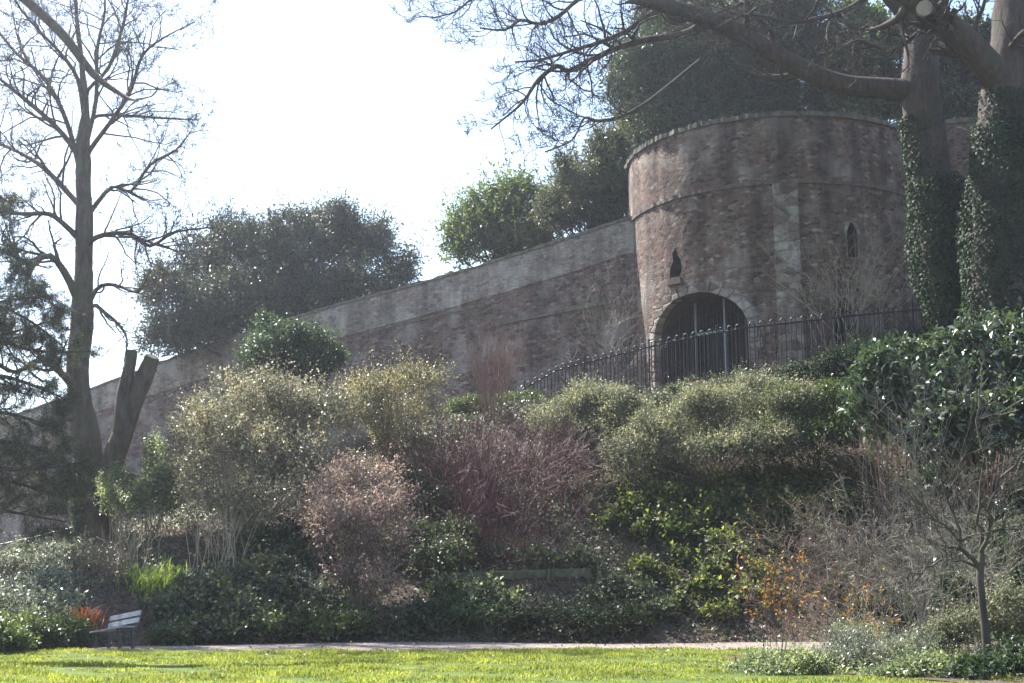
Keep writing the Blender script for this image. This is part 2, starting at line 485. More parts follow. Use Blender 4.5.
mw = masonry('wall_masonry', [(0, (.04, .028, .027)), (.25, (.10, .062, .054)), (.6, (.15, .095, .078)), (.85, (.12, .10, .09)), (1, (.22, .18, .15))], (.13, .105, .092), 3.9, 8.0, wall_dir=wd, lime=.22, streak=.5)
mpar = masonry('parapet_masonry', [(0, (.12, .10, .09)), (.4, (.19, .165, .145)), (.75, (.25, .225, .195)), (1, (.17, .12, .10))], (.24, .22, .19), 3.6, 6.5, wall_dir=wd, lime=.38, lime_c=(.32, .30, .27), streak=.55)
wall = thing('stone_wall', 'long sloping red rubble castle wall with paler parapet running left from the tower', 'wall', (A2[0], A2[1], 2))
u = np.linspace(-1.0, tp[-1, 0], 160)
zt = np.interp(u, tp[:, 0], tp[:, 1]); zl = np.interp(u, lp[:, 0], lp[:, 1])
wall_run('wall_body', u, np.full_like(u, .5), zl, A2, wd, wn, 1.3, 0, mw, wall)
wall_run('parapet', u, zl + .003, zt - .14, A2, wd, wn, 1.1, .05, mpar, wall)
wall_run('coping', u, zt - .137, zt, A2, wd, wn, 1.16, .11, M['dressed_dark'], wall, .025)
# ledges where the wall face steps back
for (pa, pb, th, pr) in (((500, 322), (612, 300), .16, .10), ((372, 330), (500, 300), .1, .05)):
    qa, qb = on_wall(*pa), on_wall(*pb)
    uu = np.linspace(qb[0], qa[0], 14); zz = np.interp(uu, [qb[0], qa[0]], [qb[1], qa[1]])
    wall_run('ledge', uu, zz - th, zz, A2, wd, wn, .02, pr, M['dressed_dark'], wall, .03, 4)

# tower -------------------------------------------------------------------
zt_top = at(632, 158, 51.3)[2]
tower = thing('castle_tower', 'round red sandstone castle tower with arched gateway and lancet windows', 'tower', (TC[0], TC[1], 7.5))
tl = np.array([TC[0], TC[1], 7.5])


def on_cyl(px, py, r=TR):
    d = ray(px, py); a = d[0] ** 2 + d[1] ** 2
    b = -2 * (d[0] * TC[0] + d[1] * TC[1]); c = TC[0] ** 2 + TC[1] ** 2 - r * r
    q = b * b - 4 * a * c
    t = (-b - math.sqrt(max(q, 0))) / (2 * a)
    p = d * t + np.array([0, 0, CAMZ])
    return math.atan2(p[0] - TC[0], -(p[1] - TC[1])), p[2]     # angle from the front, height


def cyl(th, z, r=TR):
    return np.array([TC[0] + r * math.sin(th), TC[1] - r * math.cos(th), z])


def arch_pts(w, z0, zs, zt, pointed=False, k=20):
    """outline in (s, z): straight jambs to the spring line, then the arch"""
    pts = [(-w / 2, z0)]
    h = zt - zs
    if not pointed:
        pts += [(-w / 2 * math.cos(a), zs + h * math.sin(a)) for a in np.linspace(0, math.pi, k)]
    else:
        for a in np.linspace(0, 1, k // 2):
            pts.append((-w / 2 * (1 - a ** 1.0) ** .72 if a < 1 else 0, zs + h * a))
        pts += [(-s, z) for s, z in pts[-2:0:-1]]
    pts.append((w / 2, z0))
    return pts


def prism(outline, th, r0, r1, splay=0.0):
    """outline pushed along the tower's radius at angle th between radii r0 and r1"""
    bm = bmesh.new(); rings = []
    n_ = np.array([math.sin(th), -math.cos(th), 0]); s_ = np.array([math.cos(th), math.sin(th), 0])
    for r, g in ((r1, 1 + splay), (r0, 1)):
        rings.append([bm.verts.new(Vector((TC[0], TC[1], 0)) + Vector(n_ * r + s_ * s * g) + Vector((0, 0, z))) for s, z in outline])
    n = len(outline)
    for i in range(n):
        j = (i + 1) % n
        bm.faces.new([rings[0][i], rings[0][j], rings[1][j], rings[1][i]])
    bm.faces.new(rings[0]); bm.faces.new(rings[1][::-1])
    bmesh.ops.recalc_face_normals(bm, faces=bm.faces)
    return bm


mt = masonry('tower_masonry', STONES, (.14, .115, .10), 4.4, 8.4, cyl=TR, lime=.27, lime_c=(.25, .225, .195), streak=.8)
bm = bmesh.new()
SEG = 192
zs = [5.5 - 7.5] + list(np.linspace(8, zt_top - .15, 40) - 7.5)
jr = np.random.default_rng(9)
rings = []
for k, z in enumerate(zs):
    rr = []
    for i in range(SEG):
        a = 2 * math.pi * i / SEG
        r = TR + .02 * math.sin(a * 7 + z) * math.sin(z * 1.9 + a * 3) + jr.normal(0, .003) + .12 * max(0, (2.5 - z) / 4)
        rr.append(bm.verts.new((r * math.sin(a), -r * math.cos(a), z)))
    rings.append(rr)
for k in range(len(rings) - 1):
    for i in range(SEG):
        j = (i + 1) % SEG
        bm.faces.new([rings[k][i], rings[k][j], rings[k + 1][j], rings[k + 1][i]])
bm.faces.new(rings[-1]); bm.faces.new(rings[0][::-1])
body = mesh_bm('wall', bm, mt, tower, world=False)
aw, az = on_cyl(694, 320)
GW = 4.6; z0g = 8.3; zsg = on_cyl(740, 328)[1]; ztg = on_cyl(700, 292)[1]
la, lz = on_cyl(852, 240); l2a, l2z = on_cyl(845, 318); na, nz = on_cyl(675, 262)
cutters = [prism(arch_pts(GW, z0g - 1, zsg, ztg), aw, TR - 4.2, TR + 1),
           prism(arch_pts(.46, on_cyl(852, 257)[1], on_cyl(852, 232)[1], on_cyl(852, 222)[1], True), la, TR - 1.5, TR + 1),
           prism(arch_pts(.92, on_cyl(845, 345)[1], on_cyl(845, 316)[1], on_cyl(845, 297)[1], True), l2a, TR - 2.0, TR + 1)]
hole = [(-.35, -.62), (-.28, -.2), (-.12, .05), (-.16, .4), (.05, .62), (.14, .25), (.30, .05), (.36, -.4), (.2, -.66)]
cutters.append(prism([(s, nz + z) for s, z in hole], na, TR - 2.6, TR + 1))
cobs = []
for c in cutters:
    me = bpy.data.meshes.new('cut'); c.to_mesh(me); c.free(); me.materials.append(M['shaded_stone'])
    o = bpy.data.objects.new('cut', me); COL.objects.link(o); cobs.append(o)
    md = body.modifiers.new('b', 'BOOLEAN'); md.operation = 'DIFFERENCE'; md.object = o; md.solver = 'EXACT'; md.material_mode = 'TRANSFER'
bpy.context.view_layer.update()
dg = bpy.context.evaluated_depsgraph_get()
me = bpy.data.meshes.new_from_object(body.evaluated_get(dg))
body.modifiers.clear(); old = body.data; body.data = me; bpy.data.meshes.remove(old)
if not me.materials: me.materials.append(mt)
for o in cobs:
    m_ = o.data; bpy.data.objects.remove(o); bpy.data.meshes.remove(m_)


def ring_band(name, mat, zfun, h, rin, rout, a0, a1, n=150, jit=.0, seed=2):
    r = np.random.default_rng(seed)
    a = np.linspace(a0, a1, n); z = np.array([zfun(x) for x in a]); j = r.normal(0, 1, (n, 2)) * jit
    ro = rout + j[:, 0]; zt_ = z + h + j[:, 1]
    cols = []
    for rr, zz in ((np.full(n, rin), z), (ro, z), (ro, zt_), (np.full(n, rin), zt_)):
        cols.append(np.stack([TC[0] + rr * np.sin(a), TC[1] - rr * np.cos(a), zz], -1))
    v = np.stack(cols, 1).reshape(-1, 3); i = np.arange(n * 4).reshape(n, 4)
    f = [np.stack([i[:-1, k], i[1:, k], i[1:, (k + 1) % 4], i[:-1, (k + 1) % 4]], -1) for k in range(4)]
    f += [i[[0]], i[[-1]][:, ::-1]]
    return outward(mesh_np(name, v, np.concatenate(f), mat, tower))


ring_band('coping', M['dressed_dark'], lambda a: zt_top - .147, .2, TR - .9, TR + .10, 0, 2 * math.pi, 320, .03)
zc = on_cyl(690, 196)[1]
ring_band('string_course', M['dressed'], lambda a: zc, .15, TR - .1, TR + .085, -1.5, 1.5, 140, .02, 5)
# dressed stone strip beside the gateway
pa0, _ = on_cyl(775, 260); pa1, _ = on_cyl(800, 260)
mq = masonry('quoin_masonry', [(0, (.085, .062, .052)), (.5, (.15, .12, .10)), (1, (.22, .185, .155))], (.14, .118, .10), 1.6, 3.0, cyl=TR, lime=.4, lime_c=(.36, .34, .31), streak=.6)
ring_band('pilaster', mq, lambda a: 7.4, zc - 7.41, TR - .1, TR + .16, pa0, pa1, 8, .01, 6)
pb0, _ = on_cyl(632.5, 260)


def sector_blocks(name, mat, th, blocks, lift, depth, seed):
    """blocks: quads in (arc length, height) raised off the tower face"""
    r = np.random.default_rng(seed); bm = bmesh.new()
    for quad in blocks:
        out = lift + r.uniform(-.02, .03)
        lo = [bm.verts.new(Vector(cyl(th + s / TR, z, TR - depth))) for s, z in quad]
        hi = [bm.verts.new(Vector(cyl(th + s / TR, z, TR + out))) for s, z in quad]
        bm.faces.new(lo[::-1]); bm.faces.new(hi)
        for i in range(4):
            j = (i + 1) % 4
            bm.faces.new([lo[i], lo[j], hi[j], hi[i]])
    return mesh_bm(name, bm, mat, tower)


bl = []
na_ = 15; hgt = ztg - zsg
for k in range(na_):
    a0, a1 = math.pi * (k + .04) / na_, math.pi * (k + .96) / na_
    g = .42 + .08 * (k % 2)
    f0 = lambda a, e: (-(GW / 2 + e) * math.cos(a), zsg + (hgt + e) * math.sin(a))
    bl.append([f0(a0, .01), f0(a1, .01), f0(a1, g), f0(a0, g)])
z = zsg - .02
k = 0
while z > 7.4:
    h = .42; g = .35 + .2 * (k % 2)
    bl.append([(GW / 2 + .01, z - h + .02), (GW / 2 + g, z - h + .02), (GW / 2 + g, z), (GW / 2 + .01, z)])
    bl.append([(-GW / 2 - g, z - h + .02), (-GW / 2 - .01, z - h + .02), (-GW / 2 - .01, z), (-GW / 2 - g, z)])
    z -= h; k += 1
sector_blocks('arch_surround', mq, aw, bl, .04, .3, 11)
# lancet surrounds
for (th, w, zb, zs_, ztp) in ((l2a, .92, on_cyl(845, 345)[1], on_cyl(845, 316)[1], on_cyl(845, 297)[1]), (la, .46, on_cyl(852, 257)[1], on_cyl(852, 232)[1], on_cyl(852, 222)[1])):
    ol = arch_pts(w, zb, zs_, ztp, True, 12); bl = []
    for i in range(len(ol) - 1):
        p, q = np.array(ol[i]), np.array(ol[i + 1]); cc = np.array([0, zs_ - .2])
        op, oq = p + (p - cc) / np.linalg.norm(p - cc) * .16, q + (q - cc) / np.linalg.norm(q - cc) * .16
        bl.append([tuple(p * 1.0 + (p - cc) * .02), tuple(q + (q - cc) * .02), tuple(oq), tuple(op)])
    sector_blocks('window_surround', mq, th, bl, .03, .2, 13)
# sill under the broken niche and a projecting block over the gate
s1, s2 = .1, .55
sector_blocks('niche_ledge', M['dressed'], na, [[(-.42, nz - .95), (.42, nz - .95), (.30, nz - .68), (-.36, nz - .68)]], .10, .2, 15)
# the gate in the arch: own frame, bars and rail
gn = np.array([math.sin(aw), -math.cos(aw), 0]); gs = np.array([math.cos(aw), math.sin(aw), 0])
gate = bpy.data.objects.new('gate', None); gate.empty_display_size = .2
gate.location = [0, 0, 0]; link(gate, tower)
gate['label'] = 'black iron bar gate closing the archway'
g0 = np.array([TC[0], TC[1], 0]) + gn * (TR - 1.25)


def gpt(s, z):
    return g0 + gs * s + np.array([0, 0, z])


def loc(p):
    return np.asarray(p) - tl


def garch(s):
    return zsg + hgt * math.sqrt(max(0, 1 - (2 * s / GW) ** 2)) - .03


for i, s in enumerate(np.arange(-2.1, 2.11, .17)):
    T_ = Tubes(); T_.add([loc(gpt(s, z0g)), loc(gpt(s, garch(s)))], [.022, .022], 6); T_.build('bar', M['iron'], gate)
for s in (-.75, .66):
    bm = bmesh.new(); zz = garch(s); bx(bm, loc(gpt(s, (z0g + zz) / 2) + gn * .03), (.08, .07, zz - z0g), gs, gn); mesh_bm('gate_post', bm, M['rail_grey'], gate, world=False)
bm = bmesh.new(); bx(bm, loc(gpt(-.05, on_cyl(702, 327)[1]) + gn * .04), (1.36, .06, .07), gs, gn); mesh_bm('cross_bar', bm, plain_mat('green_rail', (.12, .2, .16), .5, .5), gate, world=False)
bm = bmesh.new(); bx(bm, loc(gpt(0, 9.6) + gn * .035), (GW - .1, .05, .07), gs, gn); mesh_bm('cross_bar', bm, M['iron'], gate, world=False)

# wall right of the tower
C2 = np.array([X(882, 49.4, 200), float(W(49.4))]); D2 = np.array([X(1130, 46, 200), float(W(46))])
rd = (D2 - C2) / np.linalg.norm(D2 - C2); rn = np.array([rd[1], -rd[0]])
if rn[1] > 0: rn = -rn
rw = thing('stone_wall', 'dark rubble castle wall right of the tower behind the ivy covered trunks', 'wall', (C2[0], C2[1], 6))
mrw = masonry('side_masonry', STONES, (.17, .14, .13), 4.6, 8.8, wall_dir=rd, lime=.2, streak=.6)
u = np.linspace(-.6, 26, 60); ztr = np.interp(u, [-.6, 26], [at(882, 127, 49.4)[2], at(960, 116, 48.2)[2] - .6])
wall_run('wall_body', u, np.full_like(u, 4), ztr - .18, C2, rd, rn, 1.2, 0, mrw, rw)
wall_run('coping', u, ztr - .177, ztr, C2, rd, rn, 1.25, .06, M['dressed_dark'], rw, .03, 8)
# ground level behind the walls
uu = np.linspace(0, tp[-1, 0], 40)
za = np.interp(uu, tp[:, 0], tp[:, 1]) - 2.2
a = np.stack([A2[0] + wd[0] * uu - wn[0] * .6, A2[1] + wd[1] * uu - wn[1] * .6, za], -1)
b = np.stack([a[:, 0] + 25, a[:, 1] + 70, za + 2], -1)
v = np.concatenate([a, b]); k = len(uu)
f = np.stack([np.arange(k - 1), np.arange(1, k), np.arange(1, k) + k, np.arange(k - 1) + k], -1)
tag(mesh_np('castle_mound', v, f, M['soil']), kind='structure')
uu = np.linspace(-2, 26, 10); za = np.full(10, ztr[0] - 2.0)
a = np.stack([C2[0] + rd[0] * uu - rn[0] * .6, C2[1] + rd[1] * uu - rn[1] * .6, za], -1)
b = a + np.array([20, 75, 0]); b[0, 0] -= 25
v = np.concatenate([a, b]); k = 10
f = np.stack([np.arange(k - 1), np.arange(1, k), np.arange(1, k) + k, np.arange(k - 1) + k], -1)
tag(mesh_np('castle_yard', v, f, M['soil']), kind='structure')


# ------------------------------------------------------------------- railings
def railing(name, label, pts, H, spacing, mat, post_every=11, hoop=True, r=.013):
    """pts: top rail points; bars are hairpins that stand proud of the top rail"""
    pts = np.asarray(pts, float)
    seg = np.r_[0, np.cumsum(np.linalg.norm(np.diff(pts, axis=0), axis=1))]
    P = lambda s: np.array([np.interp(s, seg, pts[:, c]) for c in range(3)])
    root = thing(name, label, 'railing', P(seg[-1] / 2) - np.array([0, 0, H]))
    up = np.array([0, 0, 1.])
    for dz in (0, -H + .18):
        T_ = Tubes(); ss = np.linspace(0, seg[-1], 30); T_.add([P(s) + up * dz for s in ss], [.034] * 30, 6); T_.build('rail', mat, root)
    i = 0; s = .08
    while s < seg[-1] - .1:
        if i % post_every == 0:
            p = P(s); bm = bmesh.new(); bx(bm, p + up * (-H / 2 + .08), (.06, .06, H + .34)); bx(bm, p + up * .27, (.085, .085, .05)); mesh_bm('post', bm, mat, root)
            s += spacing * .6
        else:
            T_ = Tubes()
            if hoop:
                a, b = P(s), P(min(s + spacing, seg[-1])); m = (a + b) / 2; hw = (b - a) / 2
                arc = [m + hw * math.cos(t) + up * (.10 + spacing * .5 * math.sin(t)) for t in np.linspace(math.pi, 0, 7)]
                q = [a - up * (H - .02)] + arc + [b - up * (H - .02)]
                T_.add(q, [r] * len(q), 5); s += spacing * 2
            else:
                a = P(s); T_.add([a - up * (H - .02), a + up * .05], [r, r], 5); s += spacing
            T_.build('bar', mat, root)
        i += 1
    return root


front = [at(744, 328, 42.6), at(800, 321.5, 42.9), at(859, 315, 43.3), at(925, 309, 43.8)]
back = [at(523, 389, 47.0), at(560, 369, 46.3), at(625, 353, 45.0), at(680, 339.5, 43.9), at(742, 328.5, 42.65)]
railing('iron_railing', 'black hooped iron railing in front of the pointed tower window', front, 1.7, .20, M['iron'], 9, r=.022)
railing('iron_railing', 'black iron railing with glinting tops descending left past the gateway', back, 1.8, .165, M['iron'], 9, r=.022)
lowr = [at(-30, 551, 44.0), at(8, 543, 44.0), at(36, 537, 44.0), at(62, 530, 44.0), at(84, 526, 44.0)]
railing('grey_railing', 'low grey picket railing left of the bare tree at the wall foot', lowr, .8, .16, M['rail_grey'], 10, hoop=False)

# --------------------------------------------------------------------- bench
bp_ = at(116, 647, 31.2); bp_[2] = ground(bp_[0], bp_[1]) + .01
bench = thing('park_bench', 'weathered pale grey slatted bench at the left end of the path', 'bench', bp_, R(-44))
bench.rotation_euler = (0, R(-7), R(-44))
L = 1.4
for i, yy in enumerate((-.24, -.10, .04)):
    bm = bmesh.new(); bx(bm, (0, yy, .45), (L, .11, .035), bev=.006); mesh_bm('seat_slat', bm, M['bench_wood'], bench, world=False)
tilt = R(14)
for i, zz in enumerate((.60, .76)):
    bm = bmesh.new(); bx(bm, (0, .17 + (zz - .45) * .25, zz), (L, .03, .12), ay=(0, math.cos(tilt), -math.sin(tilt)), az=(0, math.sin(tilt), math.cos(tilt)), bev=.006)
    mesh_bm('back_slat', bm, M['bench_wood'], bench, world=False)
for xx in (-.55, .55):
    for yy in (-.22, .12):
        bm = bmesh.new(); bx(bm, (xx, yy, .15), (.06, .06, .54)); mesh_bm('leg', bm, M['bench_dark'], bench, world=False)
    bm = bmesh.new(); bx(bm, (xx, -.06, .41), (.055, .46, .045)); mesh_bm('seat_support', bm, M['bench_dark'], bench, world=False)
    bm = bmesh.new(); bx(bm, (xx, .195 + .05, .62), (.05, .035, .44), ay=(0, math.cos(tilt), -math.sin(tilt)), az=(0, math.sin(tilt), math.cos(tilt))); mesh_bm('back_support', bm, M['bench_dark'], bench, world=False)

# low timber retaining boards in the bank
Yb = 36.2
ra, rb = at(440, 577, Yb), at(592, 573, Yb - .1)
board = thing('retaining_board', 'low mossy timber retaining boards set into the foot of the bank', 'boards', (ra + rb) / 2 - np.array([0, 0, .3]))
dv = (rb - ra); Lb = np.linalg.norm(dv); dv /= Lb
for (s0, s1, dz) in ((0, .33, 0), (.335, .70, .01), (.73, 1, .02)):
    bm = bmesh.new(); bx(bm, ra + dv * Lb * (s0 + s1) / 2 + np.array([0, 0, dz]), (Lb * (s1 - s0), .06, .22), dv, (0, 1, 0), bev=.01); mesh_bm('plank', bm, M['board'], board)
for s in (.02, .34, .715, .98):
    bm = bmesh.new(); bx(bm, ra + dv * Lb * s + np.array([0, -.07, -.05]), (.09, .07, .40), bev=.01); mesh_bm('stake', bm, M['board'], board)


# ------------------------------------------------------------- branch growth
def rv(rng):
    return rng.normal(0, 1, 3)


def grow(T, p, d, L, r, lvl, rng, nch=(4, 6), wig=.25, trop=.05, spread=.8, minr=.007, dec=.55, K=6, tips=None, start=.25):
    d = d / np.linalg.norm(d)
    pts = [p]; q = p; st = L / (K - 1)
    for i in range(K - 1):
        d = d + rv(rng) * wig + np.array([0, 0, trop]); d /= np.linalg.norm(d)
        q = q + d * st; pts.append(q)
    re = max(minr * .8, r * .4)
    rad = np.linspace(r, re, K)
    T.add(pts, rad, 8 if r > .08 else (5 if r > .025 else 3))
    if tips is not None: tips.append((pts[-1], d))
    if lvl > 0:
        branch_from(T, pts, rad, rng, rng.integers(nch[0], nch[1] + 1), L, lvl - 1, nch, wig, trop, spread, minr, dec, K, tips, start)
    return pts


def branch_from(T, pts, rad, rng, n, L, lvl, nch=(4, 6), wig=.25, trop=.05, spread=.8, minr=.007, dec=.55, K=6, tips=None, start=.25):
    pts = np.asarray(pts); m = len(pts) - 1
    for i in range(n):
        t = start + (1 - start) * (i + rng.random()) / n; t = min(t, .999)
        k = int(t * m); fr = t * m - k
        p = pts[k] * (1 - fr) + pts[k + 1] * fr
        dd = pts[k + 1] - pts[k]; dd = dd / np.linalg.norm(dd)
        side = np.cross(dd, rv(rng)); side /= np.linalg.norm(side) + 1e-9
        nd = dd * (1 - .35 * spread) + side * spread * rng.uniform(.6, 1.2)
        rr = max(minr, (rad[k] * (1 - fr) + rad[k + 1] * fr) * rng.uniform(.4, .62))
        grow(T, p, nd, L * dec * rng.uniform(.65, 1.25) * (1.1 - .45 * t), rr, lvl, rng, nch, wig, trop, spread, minr, dec, K, tips)


def poly(px_pts, Y, dy=0.0, rng=None, sub=3):
    """pixel polyline (px,py,width) at distance Y, sagging dy metres in depth along it, smoothed"""
    n = len(px_pts); a = np.array(px_pts, float)
    t = np.arange(n); tt = np.linspace(0, n - 1, (n - 1) * sub + 1)
    c = []
    for col in range(3):
        y = a[:, col]; m = np.gradient(y) if n > 2 else np.full(n, y[1] - y[0])
        i = np.minimum(tt.astype(int), n - 2); s = tt - i
        h = (2 * s ** 3 - 3 * s ** 2 + 1) * y[i] + (s ** 3 - 2 * s ** 2 + s) * m[i] + (-2 * s ** 3 + 3 * s ** 2) * y[i + 1] + (s ** 3 - s ** 2) * m[i + 1]
        c.append(h)
    YY = Y + dy * tt / (n - 1)
    pts = np.array([at(x, y, q) for x, y, q in zip(c[0], c[1], YY)])
    rad = np.maximum(.01, c[2] / 2 / ppm(YY))
    return pts, rad


def knobbly(o, r, seed):
    """burrs, flutes and dents in a trunk"""
    me = o.data; me.update(); off = Vector((seed * 3.1, seed * 1.7, 0))
    for v in me.vertices:
        n = v.normal.copy(); q = v.co
        a = noise.noise(Vector((q.x * 1.1, q.y * 1.1, q.z * .45)) + off) * .16 + noise.noise(Vector((q.x * 3.2, q.y * 3.2, q.z * .9)) + off) * .12 + noise.noise(q * 4 + off) * .05
        v.co = q + n * a * min(r, .5)
    me.update()
    return o


def cap_disc(name, p, nrm_, r, mat, parent, sides=14):
    n_ = Vector(nrm_).normalized(); a = n_.orthogonal().normalized(); b = n_.cross(a)
    bm = bmesh.new()
    lo = [bm.verts.new(Vector(p) + (a * math.cos(t) + b * math.sin(t)) * r - n_ * .12) for t in np.linspace(0, 2 * math.pi, sides, endpoint=False)]
    hi = [bm.verts.new(Vector(p) + (a * math.cos(t) + b * math.sin(t)) * r * .93 + n_ * .02) for t in np.linspace(0, 2 * math.pi, sides, endpoint=False)]
    bm.faces.new(hi); bm.faces.new(lo[::-1])
    for i in range(sides):
        j = (i + 1) % sides
        bm.faces.new([lo[i], lo[j], hi[j], hi[i]])
    return mesh_bm(name, bm, mat, parent)


def ivy_on(pts, rad, rng, n, size, s0=0., s1=1., bias=None, bulge=.12):
    pts = np.asarray(pts); m = len(pts) - 1
    t = s0 + (s1 - s0) * rng.random(n); k = np.minimum((t * m).astype(int), m - 1); fr = (t * m - k)[:, None]
    p = pts[k] * (1 - fr) + pts[k + 1] * fr; dd = nrm(pts[k + 1] - pts[k])
    rr = np.asarray(rad)[k]
    an = rng.random(n) * 2 * math.pi
    if bias is not None:
        an = bias[0] + rng.normal(0, bias[1], n)
    o = np.stack([np.cos(an), np.sin(an), np.zeros(n)], -1); o = nrm(o - dd * np.sum(o * dd, -1, keepdims=True))
    lump = 1 + .8 * np.sin(an * 2 + t * 9) * np.sin(t * 23 + an)
    p = p + o * (rr + bulge * lump * rng.random(n) ** .6)[:, None]
    d = nrm(np.array([0, 0, -.8]) + o * .5 + rng.normal(0, .5, (n, 3)))
    return p, d, nrm(o + rng.normal(0, .35, (n, 3))), size * rng.uniform(.6, 1.3, n), size * rng.uniform(.6, 1.1, n)


# ------------------------------------------------------------ big bare trees
def bare_tree(name, label, trunk, limbs, Y, mat, seed, twigs, cat='tree', lw=1.0, deep=0, wig=.24):
    rng = np.random.default_rng(seed)
    pts, rad = poly(trunk, Y, sub=7)
    gz = ground(pts[0][0], pts[0][1])
    base = np.array([pts[0][0], pts[0][1], min(gz, pts[0][2]) - .4])
    root = thing(name, label, cat, (base[0], base[1], gz))
    T1 = Tubes(); P = np.vstack([base[None], pts]); Rr = np.r_[rad[0] * 1.35, rad]
    T1.add(P, Rr, 22); tr = knobbly(T1.build('trunk', mat, root), float(rad.max()), seed)
    for li in limbs:
        lp_, dy, nt = li[:3]
        lp_ = [(a_, b_, c_ * lw) for a_, b_, c_ in lp_]
        T_ = Tubes(); q, r_ = poly(lp_, Y, dy); T_.add(q, r_, 9)
        Lg = np.sum(np.linalg.norm(np.diff(q, axis=0), axis=1))
        kw = dict(nch=(4, 6), wig=wig, trop=.07, spread=.85, minr=.010, dec=.62)
        kw.update(li[3] if len(li) > 3 else {})
        lv = kw.pop('lvl', 2) + deep; lf = kw.pop('lf', .42) * 1.35; nt = int(nt * 1.4)
        if deep: kw.update(nch=(3, 4), minr=.0075); nt = int(nt * 1.35)
        branch_from(T_, q, r_, rng, nt, max(1.6, Lg * lf), lv, **kw)
        T_.build('limb', mat, root)
    return root, P, Rr


Yl = 40.0
lt_trunk = [(94, 552, 46), (95, 520, 38), (93, 485, 32), (87, 450, 27), (81, 405, 24), (78, 365, 23), (81, 320, 21), (83, 280, 20), (84, 240, 18), (83, 200, 15), (83, 150, 13), (86, 110, 9), (82, 60, 6), (76, 10, 4), (74, -40, 3)]
lt_limbs = [
    ([(78, 300, 15), (66, 275, 12), (50, 256, 10), (25, 262, 8), (0, 250, 6), (-30, 262, 4)], -2, 12),
    ([(80, 240, 11), (66, 226, 9), (49, 214, 8), (25, 214, 7), (0, 210, 6), (-40, 190, 4)], -1.5, 12),
    ([(83, 210, 10), (70, 195, 9), (45, 169, 8), (22, 154, 6), (0, 144, 5), (-40, 130, 3)], 1.5, 12),
    ([(83, 165, 10), (69, 142, 9), (49, 120, 8), (22, 97, 7), (0, 79, 5), (-30, 55, 3)], -1, 12),
    ([(82, 180, 9), (71, 135, 8), (58, 101, 7), (41, 75, 6), (15, 52, 5), (-10, 20, 3)], 2, 12),
    ([(85, 125, 8), (78, 80, 7), (62, 55, 6), (49, 41, 5), (22, 11, 4), (5, -20, 3)], -2, 11),
    ([(82, 255, 11), (92, 240, 9), (109, 234, 8), (131, 234, 7), (150, 246, 6), (176, 232, 4), (217, 227, 2)], -1, 13),
    ([(83, 225, 9), (92, 210, 8), (112, 187, 7), (131, 191, 6), (150, 165, 5), (176, 150, 4), (191, 131, 2)], 1, 13),
    ([(85, 165, 9), (90, 150, 8), (112, 120, 7), (131, 90, 6), (142, 56, 5), (165, 37, 3), (195, 22, 2)], -1.5, 14),
    ([(85, 130, 7), (97, 116, 6), (131, 116, 5), (161, 118, 4), (199, 120, 2)], 1.5, 11),
    ([(86, 110, 7), (88, 90, 6), (109, 67, 6), (124, 22, 5), (128, 0, 4), (140, -30, 3)], 0, 12),
    ([(85, 150, 8), (96, 100, 7), (97, 50, 6), (105, 10, 4), (102, -30, 3)], 1, 11),
    ([(76, 330, 11), (92, 306, 8), (104, 312, 6), (119, 325, 5), (127, 340, 3), (124, 362, 2)], -1, 6, dict(lvl=1)),
    ([(80, 330, 8), (96, 290, 7), (115, 285, 6), (138, 292, 4), (150, 270, 2)], -1, 7, dict(lvl=1)),
    ([(76, 390, 14), (60, 372, 11), (40, 360, 9), (15, 372, 7), (-10, 360, 5)], -2.5, 9),
]
tree_l, tlP, tlR = bare_tree('bare_tree', 'tall leafless tree with a spreading crown and a sawn-off second stem', lt_trunk, lt_limbs, Yl, M['bark'], 21, 12, lw=.64, deep=1)
# sawn second stem
T_ = Tubes(); q, r_ = poly([(94, 525, 28), (104, 490, 25), (113, 462, 22), (124, 430, 21), (135, 400, 17), (145, 375, 16), (152, 357, 15)], Yl, -.6); T_.add(q, r_, 14)
o_ = knobbly(T_.build('cut_stem', M['bark'], tree_l), .3, 5); cap_disc('sawn_end', q[-1], q[-1] - q[-2], r_[-1], M['bark'], tree_l)
T_ = Tubes(); q, r_ = poly([(119, 432, 13), (123, 395, 13), (129, 370, 12), (132, 351, 12)], Yl - .5, 0); T_.add(q, r_, 12)
knobbly(T_.build('cut_stem', M['bark'], tree_l), .25, 6); cap_disc('sawn_end', q[-1], q[-1] - q[-2], r_[-1], M['bark'], tree_l)

